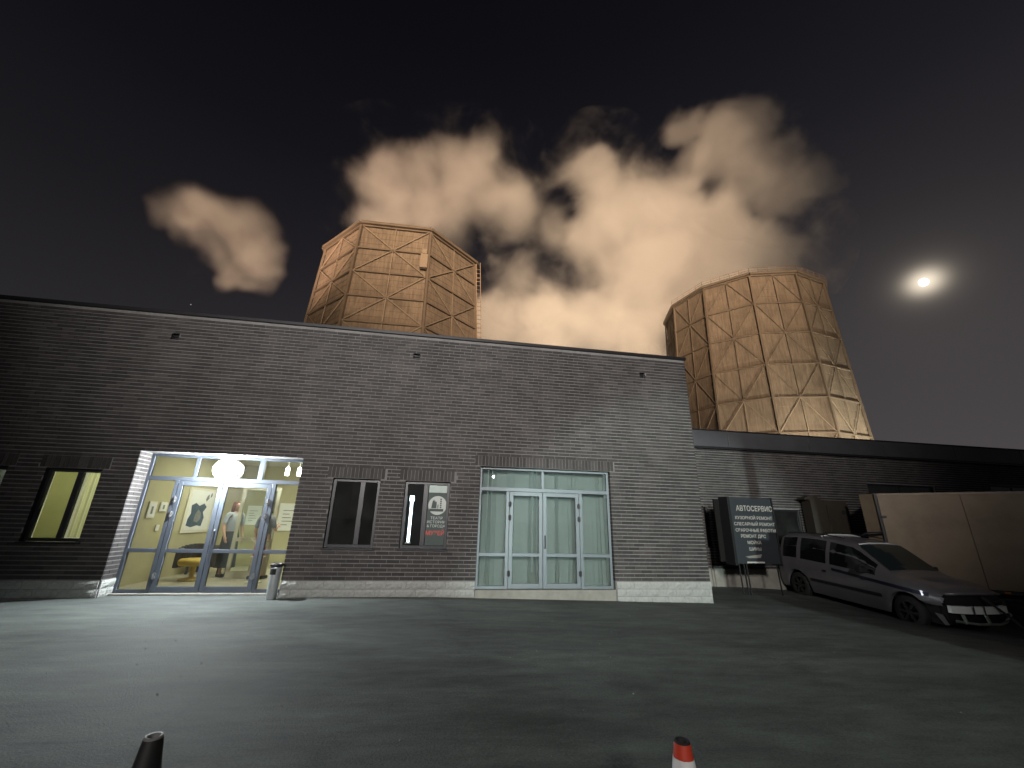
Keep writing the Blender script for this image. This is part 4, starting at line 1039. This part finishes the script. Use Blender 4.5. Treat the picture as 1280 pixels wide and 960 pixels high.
mm = MB(); mm.tube([(1.75, -.56, 1.556), (1.76, -.28, 1.582), (1.765, 0, 1.587), (1.76, .28, 1.582), (1.75, .56, 1.556)], 0.018, 8); mm.build('windscreen_strip', WSTR, CAR, smooth=True)
# bonnet emblem print
em = MB()
def hood(x, y): return (x, y, interp(TOPZ, x) + 0.030 - 0.012*(abs(y)/0.6)**2)
for (a0, a1, y0, y1) in ((2.88, 2.93, -.38, .38), (2.97, 3.06, -.34, -.05), (2.97, 3.06, .02, .34), (3.09, 3.13, -.30, .30), (3.16, 3.24, -.22, .24)):
    for i in range(4):
        ya, yb = y0+(y1-y0)*i/4, y0+(y1-y0)*(i+1)/4; em.quad(hood(a0, ya), hood(a1, ya), hood(a1, yb), hood(a0, yb))
em.build('bonnet_print', pbr("faded_bonnet_print", (0.14, 0.14, 0.17), 0.5), CAR)
# bonnet lip, headlights, exposed front structure
lp = MB(); lp.tube([(3.50, -.62, .785), (3.56, -.3, .80), (3.57, .3, .80), (3.52, .66, .785)], 0.03, 8); lp.build('bonnet_lip', SIL, CAR, smooth=True)
HL = pbr("headlight_lens", (0.85, 0.87, 0.95), 0.08, 0.6, var=0.05)
for side in (-1, 1):
    hl = MB()
    hl.poly([(3.20, side*.835, .80), (3.42, side*.78, .74), (3.50, side*.66, .70), (3.50, side*.62, .62), (3.40, side*.78, .60), (3.24, side*.84, .70)][::(1 if side < 0 else -1)])
    o = hl.build('headlight', HL, CAR); sd = o.modifiers.new('thick', 'SOLIDIFY'); sd.thickness = 0.04; sd.offset = 1
BEAM = pbr("bare_bumper_beam", (0.80, 0.86, 0.82), 0.45, 0.1, var=0.12, stain=0.3)
bm_ = MB(); N_ = 10
for i in range(N_):
    ya, yb = -.66 + 1.32*i/N_, -.66 + 1.32*(i+1)/N_
    xa, xb = 3.66 - .10*(ya/.66)**2, 3.66 - .10*(yb/.66)**2
    bm_.obox(((xa+xb)/2, (ya+yb)/2, 0.52), Vector((1, 0, 0)), Vector((xb-xa, yb-ya, 0)).normalized(), Vector((0, 0, 1)), 0.035, (yb-ya)/2+.002, 0.065)
bm_.build('bumper_beam', BEAM, CAR)
for y in (-.30, -.05):
    s = MB(); s.beam((3.72, y, .60), (3.70, y+.03, .44), .012, .05); s.build('strap', M['black'], CAR)
s = MB(); s.beam((3.60, .10, .76), (3.78, .42, .42), .03, .04); s.beam((3.78, .42, .42), (3.95, .66, .08), .035, .05); s.build('hanging_bar', M['black'], CAR)
lw = MB(); lw.tube([(3.55, -.55, .30), (3.66, -.2, .27), (3.68, .3, .27), (3.58, .62, .30)], .025, 8); lw.tube([(3.55, .62, .30), (3.60, .72, .42), (3.52, .66, .52)], .022, 8)
for y in (-.42, .12): lw.beam((3.58, y, .45), (3.62, y+.02, .27), .04, .05)
lw.build('radiator_support', pbr("green_grey_metal", (0.16, 0.19, 0.16), 0.6, 0.3, var=0.3, stain=0.5), CAR)
s = MB(); s.poly([(3.38, -.80, .42), (3.46, -.72, .40), (3.50, -.66, .22), (3.45, -.70, .21)]); o = s.build('wing_shard', SIL, CAR); sd = o.modifiers.new('t', 'SOLIDIFY'); sd.thickness = .01
hp = MB(); hp.lathe([(0, 0), (.10, .01), (.13, .05), (.09, .11), (.03, .13), (0, .13)], 10, (3.93, .50, .02)); hp.build('torn_part', M['rubber'], CAR)
cbx = MB(); cbx.tube([(3.5, .3, .7), (3.62, .36, .66), (3.66, .46, .70), (3.6, .52, .62)], .018, 6); cbx.build('loose_hose', M['rubber'], CAR, smooth=True)
for x, y in ((0, -.76), (0, .76), (2.9, -.76), (2.9, .76)): wheel(CAR, x, y, 0.315, 0.315, 0.19, 0.20)
tl_ = MB(); tl_.box(-.745, -.70, -.80, -.70, .85, 1.25); tl_.box(-.745, -.70, .70, .80, .85, 1.25); tl_.build('tail_lamp', pbr("tail_red", (.12, .01, .01), .2), CAR, 0.01)

# ------------------------------------------------------------------ traffic cones at the bottom edge
def cone(label, x, y, mats):
    z = gz(x, y); c = thing('traffic_cone', label, 'traffic cone', (x, y, z), 0.4)
    base = MB(); base.box(-.18, .18, -.18, .18, 0, .03); base.build('base', M['rubber'], c, 0.01)
    prev = (0.135, 0.03); segs = [(0.103, 0.24, 0), (0.083, 0.40, 1), (0.060, 0.555, 0), (0.052, 0.615, 1), (0.030, 0.75, 0)]
    H0 = 0.75
    def rad(zv): return 0.135 + (0.028-0.135)*(zv-0.03)/(H0-0.03)
    cuts = [(0.03, 0.26, 0), (0.26, 0.40, 1), (0.40, 0.57, 0), (0.57, 0.708, 1), (0.708, 0.75, 0)] if mats[1] else [(0.03, 0.75, 0)]
    for a, b_, k in cuts:
        m = MB(); m.lathe([(rad(a)+(0.001 if k else 0), a), (rad(b_)+(0.001 if k else 0), b_)], 24); m.build('stripe' if k else 'shell', mats[k], c, smooth=True)
    m = MB(); m.lathe([(0.028, 0.75), (0.024, 0.757), (0.018, 0.755), (0.016, 0.70), (0, .70)], 20); m.build('tip', mats[2], c, smooth=True)
    return c
ORG = pbr("orange_red_plastic", (0.55, 0.055, 0.025), 0.45, var=0.12, scale=10, stain=0.3); WHT = pbr("white_band", (0.75, 0.75, 0.73), 0.4, var=0.05)
cone('orange red traffic cone with white bands at the bottom right', 0.908, -7.616, (ORG, WHT, M['rubber']))
DKC = pbr("shadowed_cone_black", (0.012, 0.012, 0.012), 0.6, var=0.3)  # shadow put into the shell colour, a highlight into the tip
cone('cone coloured black for shadow, its tip pale for a highlight, at the bottom left', -0.875, -7.435, (DKC, None, pbr("tip_highlight", (0.16, 0.16, 0.16), 0.5)))

# ------------------------------------------------------------------ cooling towers
CLAD = pbr("cement_sheet_cladding", (0.30, 0.235, 0.165), 0.9, var=0.22, scale=0.7, bump=0.5, bscale=6, stain=0.55, dirt_scale=0.35)
FRAME = pbr("rusty_tower_steel", (0.27, 0.20, 0.13), 0.8, 0.1, var=0.3, scale=0.8, stain=0.4)
DARKF = pbr("dark_tower_steel", (0.092, 0.074, 0.057), 0.8, 0.1, var=0.3, scale=0.8)
BRACE = pbr("pale_tower_brace", (0.175, 0.145, 0.113), 0.85, 0.0, var=0.3, scale=0.8, stain=0.4)
def clad_mat(name, col):
    """ribbed sheet cladding with dirty streaks"""
    m = pbr(name, col, 0.9, var=0.20, scale=0.7, stain=0.5, dirt_scale=0.35)
    n, l = m.node_tree.nodes, m.node_tree.links; b = n['Principled BSDF']
    t = n.new('ShaderNodeTexCoord'); mp = n.new('ShaderNodeMapping'); mp.inputs['Scale'].default_value = (2.2, 2.2, 0.22)
    ns = n.new('ShaderNodeTexNoise'); ns.inputs['Scale'].default_value = 1.4; ns.inputs['Detail'].default_value = 6; ns.inputs['Roughness'].default_value = 0.7
    l.new(t.outputs['Object'], mp.inputs['Vector']); l.new(mp.outputs[0], ns.inputs['Vector'])
    r = n.new('ShaderNodeMapRange'); r.inputs[1].default_value = 0.35; r.inputs[2].default_value = 0.7; r.inputs[3].default_value = 0.62; r.inputs[4].default_value = 1.2
    l.new(ns.outputs['Fac'], r.inputs[0])
    src = b.inputs['Base Color'].links[0].from_socket
    mx = n.new('ShaderNodeMix'); mx.data_type = 'RGBA'; mx.blend_type = 'MULTIPLY'; mx.inputs[0].default_value = 1.0
    cc = n.new('ShaderNodeCombineColor')
    for i in range(3): l.new(r.outputs[0], cc.inputs[i])
    l.new(src, mx.inputs[6]); l.new(cc.outputs[0], mx.inputs[7]); l.new(mx.outputs[2], b.inputs['Base Color'])
    return m
CLAD = clad_mat("cement_sheet_cladding", (0.138, 0.113, 0.088))
def tower(label, N, cx, cy_, Rt, Zt, sl, rot, levels, braces, rail_side):
    T = thing('cooling_tower', label, 'cooling tower', (cx, cy_, 0), 0)
    rot = radians(rot)
    def P(k, z, off=0.0):
        a = rot + 2*pi*k/N; r = Rt + sl*(Zt-z) + off; return Vector((r*cos(a), r*sin(a), z))
    hs = levels[0]-levels[1]
    for k in range(N):
        am = rot + 2*pi*(k+.5)/N; nrm = Vector((cos(am), sin(am), 0))
        for li, (zt, zb) in enumerate(zip(levels[:-1], levels[1:])):
            a, b_, c, d = P(k, zb), P(k+1, zb), P(k+1, zt), P(k, zt)
            # corrugated / lapped sheet rows make one panel
            m = MB(); rows_ = 4
            for r_ in range(rows_):
                t0, t1 = r_/rows_, (r_+1)/rows_
                pa, pb = a.lerp(d, t0), b_.lerp(c, t0); pc, pd = b_.lerp(c, t1), a.lerp(d, t1)
                m.quad(pa + nrm*0.07, pb + nrm*0.07, pc + nrm*0.02, pd + nrm*0.02)
                m.quad(pd + nrm*0.02, pc + nrm*0.02, pc + nrm*0.07, pd + nrm*0.07)
            m.build('panel', CLAD, T)
            # bracing of this bay
            br = MB(); tm, bmid = c.lerp(d, .5) + nrm*.30, a.lerp(b_, .5) + nrm*.30
            br.beam(bmid, tm, .12, .12)
            A, B_, C_, D_ = (v + nrm*.30 for v in (a, b_, c, d))
            mode = (braces + li + (k % 3 == 0)) % 2
            if mode == 0: br.beam(tm, A, .11, .12); br.beam(tm, B_, .11, .12)
            else: br.beam(bmid, D_, .11, .12); br.beam(bmid, C_, .11, .12)
            br.build('brace', CLAD if N > 8 and li < 4 else BRACE, T)
            # ring beam at the top of the bay
            bnd = MB(); w = 0.36 if li else 0.5
            bnd.beam(d + nrm*.30, c + nrm*.30, .22, w*.66); bnd.build('ring_beam', DARKF, T)
        rg = MB(); zs_ = [levels[0]] + list(levels[1:])
        rg.beam(P(k, levels[-1], .30), P(k, levels[0], .30), .36, .36); rg.build('ridge_post', DARKF, T)
        cp = MB(); cp.beam(P(k, levels[0]+.30, .45), P(k+1, levels[0]+.30, .45), .9, .45); cp.build('rim_section', DARKF, T)
    # inner shell so the mouth reads as open and dark, and the legs below
    inn = MB()
    for k in range(N): inn.quad(P(k+1, levels[-1], -.6), P(k, levels[-1], -.6), P(k, levels[0]+.2, -.6), P(k+1, levels[0]+.2, -.6))
    inn.build('inner_shell', CLAD, T)
    for k in range(N):
        lg = MB(); lg.beam(P(k, 0), P(k, levels[-1]), .6, .6); lg.build('leg', FRAME, T)
    rl = MB()
    for k in rail_side:
        a, b_ = P(k, levels[0]+.5, .75), P(k+1, levels[0]+.5, .75)
        for t in (0, .2, .4, .6, .8, 1.0):
            q = a.lerp(b_, t); rl.beam(q, q + Vector((0, 0, 1.1)), .06)
        for h_ in (.55, 1.1): rl.beam(a + Vector((0, 0, h_)), b_ + Vector((0, 0, h_)), .05)
    rl.build('guard_rail', FRAME, T)
    return T, P
LEV_L = [45.13 - 4.27*i for i in range(10)]
TL1, PL = tower('eight sided cooling tower with broad braced faces behind the facade roof', 8, -9.65, 60, 13.61, 45.34, .06, -159.25, LEV_L, 1, (5, 6))
lad = MB()
for k in range(48):
    z = 5 + k*.83; q = PL(3, z, .9); lad.beam(q + Vector((-.35, 0, 0)), q + Vector((.35, 0, 0)), .07)
for s_ in (-.35, .35): lad.beam(PL(3, 5, .9) + Vector((s_, 0, 0)), PL(3, 45.5, .9) + Vector((s_, 0, 0)), .08)
for k in range(12): lad.beam(PL(3, 7 + k*3.2, .3), PL(3, 7 + k*3.2, 1.3), .06); 
lad.build('ladder', FRAME, TL1)
bx = MB(); c = PL(2, 39.0, .6); bx.obox(c + Vector((-.7, -.3, 0)), Vector((1, 0, 0)), Vector((0, 1, 0)), Vector((0, 0, 1)), .55, .3, 1.2); bx.obox(c + Vector((-.7, -.3, 1.7)), Vector((1, 0, 0)), Vector((0, 1, 0)), Vector((0, 0, 1)), .35, .25, .4); bx.build('service_box', pbr("pale_box", (0.15, 0.125, 0.095), 0.7), TL1)
LEV_R = [51.1 - 6.66*i for i in range(8)]
TR1, PR = tower('many sided cooling tower with flat banded faces beyond the low wing', 12, 68.87, 70, 16.91, 51.32, .04, 178, LEV_R, 0, (0, 1, 2, 3, 6, 7, 8))

# ------------------------------------------------------------------ moon and star
def ico(name, loc, r, mat, sub=3):
    bm = bmesh.new(); bmesh.ops.create_icosphere(bm, subdivisions=sub, radius=r); me = bpy.data.meshes.new(name); bm.to_mesh(me); bm.free()
    me.materials.append(mat); me.polygons.foreach_set('use_smooth', [True]*len(me.polygons)); return link(name, me, None, loc)
mo = ico('moon', MOON*6000, 38, emit("moon_glow", (1.0, 0.97, 0.90), 9.0), 4)
tag(mo, 'bright full moon glowing through thin haze right of the towers', 'moon')
sd_ = (FW + RT*((238-640)/513.9) - UP*((380-480)/513.9)).normalized()
tag(ico('star', sd_*5500, 4.5, emit("star_glow", (0.9, 0.95, 1.0), 0.5), 2), 'tiny faint star just above the roofline below the small cloud', 'star')

# ------------------------------------------------------------------ steam
def ray_pt(px, py, Y):
    d = FW + RT*((px-640)/513.9137) - UP*((py-480)/513.9137); t = (Y-CAM.y)/d.y
    return CAM + d*t, d.length*0 + t      # world point on the vertical plane Y, and metres per unit focal
def steam(name, label, Y, blobs, dens, seed, nscale=0.045, thr=0.30, amp=0.75, soft=0.35, depth=0.8):
    pts = []
    for px, py, rp, *yo in blobs:
        p, t = ray_pt(px, py, Y + (yo[0] if yo else 0)); pts.append((p, rp/513.9*t))
    # hull: an overlapping set of spheres fused by voxel remesh
    bm = bmesh.new()
    for p, r in pts:
        bmesh.ops.create_icosphere(bm, subdivisions=3, radius=r*1.38, matrix=Matrix.Translation(p))
    me = bpy.data.meshes.new(name); bm.to_mesh(me); bm.free()
    o = link(name, me); tag(o, label, 'steam cloud')
    rm = o.modifiers.new('fuse', 'REMESH'); rm.mode = 'VOXEL'; rm.voxel_size = 1.6
    mt = bpy.data.materials.new(name); mt.use_nodes = True; n, l = mt.node_tree.nodes, mt.node_tree.links; n.clear()
    out = n.new('ShaderNodeOutputMaterial'); pv = n.new('ShaderNodeVolumePrincipled')
    pv.inputs['Color'].default_value = (0.97, 0.97, 0.97, 1); pv.inputs['Anisotropy'].default_value = 0.15
    l.new(pv.outputs[0], out.inputs['Volume'])
    geo = n.new('ShaderNodeNewGeometry')
    wp = n.new('ShaderNodeTexNoise'); wp.inputs['Scale'].default_value = 0.05; wp.inputs['Detail'].default_value = 2.5
    l.new(geo.outputs['Position'], wp.inputs['Vector'])
    ctr = n.new('ShaderNodeVectorMath'); ctr.operation = 'SUBTRACT'; ctr.inputs[1].default_value = (.5, .5, .5); l.new(wp.outputs['Color'], ctr.inputs[0])
    pos = n.new('ShaderNodeVectorMath'); pos.operation = 'MULTIPLY_ADD'; pos.inputs[1].default_value = (22, 22, 22)
    l.new(ctr.outputs[0], pos.inputs[0]); l.new(geo.outputs['Position'], pos.inputs[2])
    ns = n.new('ShaderNodeTexNoise'); ns.inputs['Scale'].default_value = nscale; ns.inputs['Detail'].default_value = 6.0; ns.inputs['Roughness'].default_value = 0.62; ns.inputs['Distortion'].default_value = 0.4
    off = n.new('ShaderNodeVectorMath'); off.operation = 'ADD'; off.inputs[1].default_value = (seed*37.1, seed*11.3, seed*5.7)
    l.new(geo.outputs['Position'], off.inputs[0]); l.new(off.outputs[0], ns.inputs['Vector'])
    def mth(op, a, b=None, c=None, clamp=False):
        q = n.new('ShaderNodeMath'); q.operation = op; q.use_clamp = clamp
        for i, v in enumerate((a, b, c)):
            if v is None: continue
            if isinstance(v, (int, float)): q.inputs[i].default_value = v
            else: l.new(v, q.inputs[i])
        return q.outputs[0]
    tot = None
    for p, r in pts:
        ds = n.new('ShaderNodeVectorMath'); ds.operation = 'DISTANCE'; l.new(pos.outputs[0], ds.inputs[0]); ds.inputs[1].default_value = p
        f = mth('MULTIPLY_ADD', ds.outputs['Value'], -1.0/r, 1.0, True)
        tot = f if tot is None else mth('SMOOTH_MAX', tot, f, 0.35)
    nz = mth('MULTIPLY_ADD', ns.outputs['Fac'], amp, -amp*0.5 - thr)
    d = mth('ADD', tot, nz)
    mr = n.new('ShaderNodeMapRange'); mr.interpolation_type = 'SMOOTHSTEP'; mr.inputs[1].default_value = 0.0; mr.inputs[2].default_value = soft; mr.inputs[3].default_value = 0; mr.inputs[4].default_value = dens
    l.new(d, mr.inputs[0]); l.new(mr.outputs[0], pv.inputs['Density'])
    mt.cycles.volume_step_rate = 1.0 if hasattr(mt, 'cycles') else 1.0
    me.materials.append(mt)
    return o
steam('steam_plume', 'billowing peach lit steam drifting up from the left tower mouth', 88,
      [(482, 222, 60), (535, 225, 62), (590, 225, 70), (608, 178, 40), (560, 268, 72), (635, 255, 66), (470, 275, 54), (690, 275, 52), (500, 255, 60), (655, 345, 50)], 0.055, 1, soft=0.55, amp=0.95, thr=0.24, nscale=0.06)
steam('steam_plume', 'widest cream steam plume spreading from the right tower mouth', 96,
      [(746, 228, 60), (748, 285, 64), (795, 270, 74), (845, 278, 76), (890, 306, 84), (945, 316, 74), (985, 325, 50), (800, 345, 92), (745, 395, 72), (615, 410, 76), (690, 395, 74), (680, 445, 72), (800, 430, 84), (860, 400, 74), (930, 370, 60)], 0.095, 2, soft=0.38, amp=0.82, thr=0.23, nscale=0.055)
steam('steam_cloud', 'ragged brown steam cloud high above the right tower', 84,
      [(850, 165, 44), (895, 185, 66), (935, 165, 62), (985, 235, 54), (1025, 222, 38), (930, 235, 46), (865, 215, 40), (965, 205, 45)], 0.065, 3, thr=0.25)
steam('steam_cloud', 'small rounded brown steam cloud alone above the left roofline', 84,
      [(240, 268, 48), (278, 285, 66), (305, 325, 54), (305, 352, 38), (225, 280, 44), (196, 280, 30), (250, 315, 40), (270, 345, 36)], 0.055, 4, thr=0.25, amp=0.75, soft=0.55)

# ------------------------------------------------------------------ street lamps standing in the yard
def street_lamp(label, x, y, h, head_dir, col, glow):
    z = gz(max(-18, min(22, x)), -14)
    s = thing('street_lamp', label, 'street lamp', (x, y, z), math.atan2(head_dir[1], head_dir[0]), 'street lamps lighting the yard')
    m = MB(); m.tube([(-1.2, 0, 0), (-1.2, 0, h*0.6), (-1.2, 0, h)], [0.09, 0.075, 0.055], 12); m.build('pole', M['chrome'], s, smooth=True)
    m = MB(); m.tube([(-1.2, 0, h), (-1.0, 0, h+.18), (-.5, 0, h+.26), (-.1, 0, h+.25)], 0.03, 8); m.build('arm', M['chrome'], s, smooth=True)
    box_obj('head', M['alu'], s, -0.28, 0.32, -0.13, 0.13, h+.17, h+.27, 0.03)
    box_obj('lens', emit("street_lamp_glow", col, glow), s, -0.22, 0.28, -0.10, 0.10, h+.15, h+.168)
    return s
street_lamp('tall street lamp with warm light behind the camera', -3.9, -26, 8.9, (0, 1), (1.0, 0.86, 0.70), 25)
add_light('warm_street_light', 'SPOT', (-3.9, -26, 9.0), 34000, (1.0, 0.95, 0.91), target=(1.9, 0, 8.6), spot_size=radians(54), spot_blend=0.95, shadow_soft_size=1.0)
street_lamp('distant street lamp with cool light far behind the camera', 8.5, -60, 8.4, (0, 1), (0.85, 1.0, 0.95), 60)
add_light('cool_street_light', 'SPOT', (8.5, -60, 8.5), 114000, (0.84, 1.0, 0.95), target=(6.5, 0, -1.3), spot_size=radians(12.6), spot_blend=0.35, shadow_soft_size=0.2)
po = MB(); po.tube([(9.5, -14, -0.4), (9.5, -14, 9)], [0.16, 0.13], 12); o = po.build('power_pole', pbr("grey_concrete", (0.3, 0.3, 0.29), 0.9), smooth=True)
tag(o, 'plain concrete power pole standing beside the yard lamp', 'pole')

# an added lorry stands unseen to shade the parked car
shade_lorry = copy_tree(TK)
shade_lorry.location = (8.80, -12.0, gz(9, -12) - 0.05); shade_lorry.rotation_euler = (0, 0, 0); shade_lorry.scale = (1, 1, 1.05)
shade_lorry['label'] = 'box truck added outside the picture to shade the parked car'
ga = thing('shade_garage', 'tall plain garage added outside the picture to block light', 'shade_garage', (10.75, -19.0, -0.4))  # tall block added unseen to shade the truck and far wing wall
GW = pbr("shade_garage_grey", (0.25, 0.24, 0.22), 0.9, var=0.2, stain=0.3)
box_obj('wall', GW, ga, 0, 9, 0, 4, 0, 5.4); box_obj('roof', M['roof'], ga, -.2, 9.2, -.2, 4.2, 5.402, 5.6)
box_obj('shade_garage_door', M['alu'], ga, 2, 5.4, 4.002, 4.06, 0.05, 3.2)
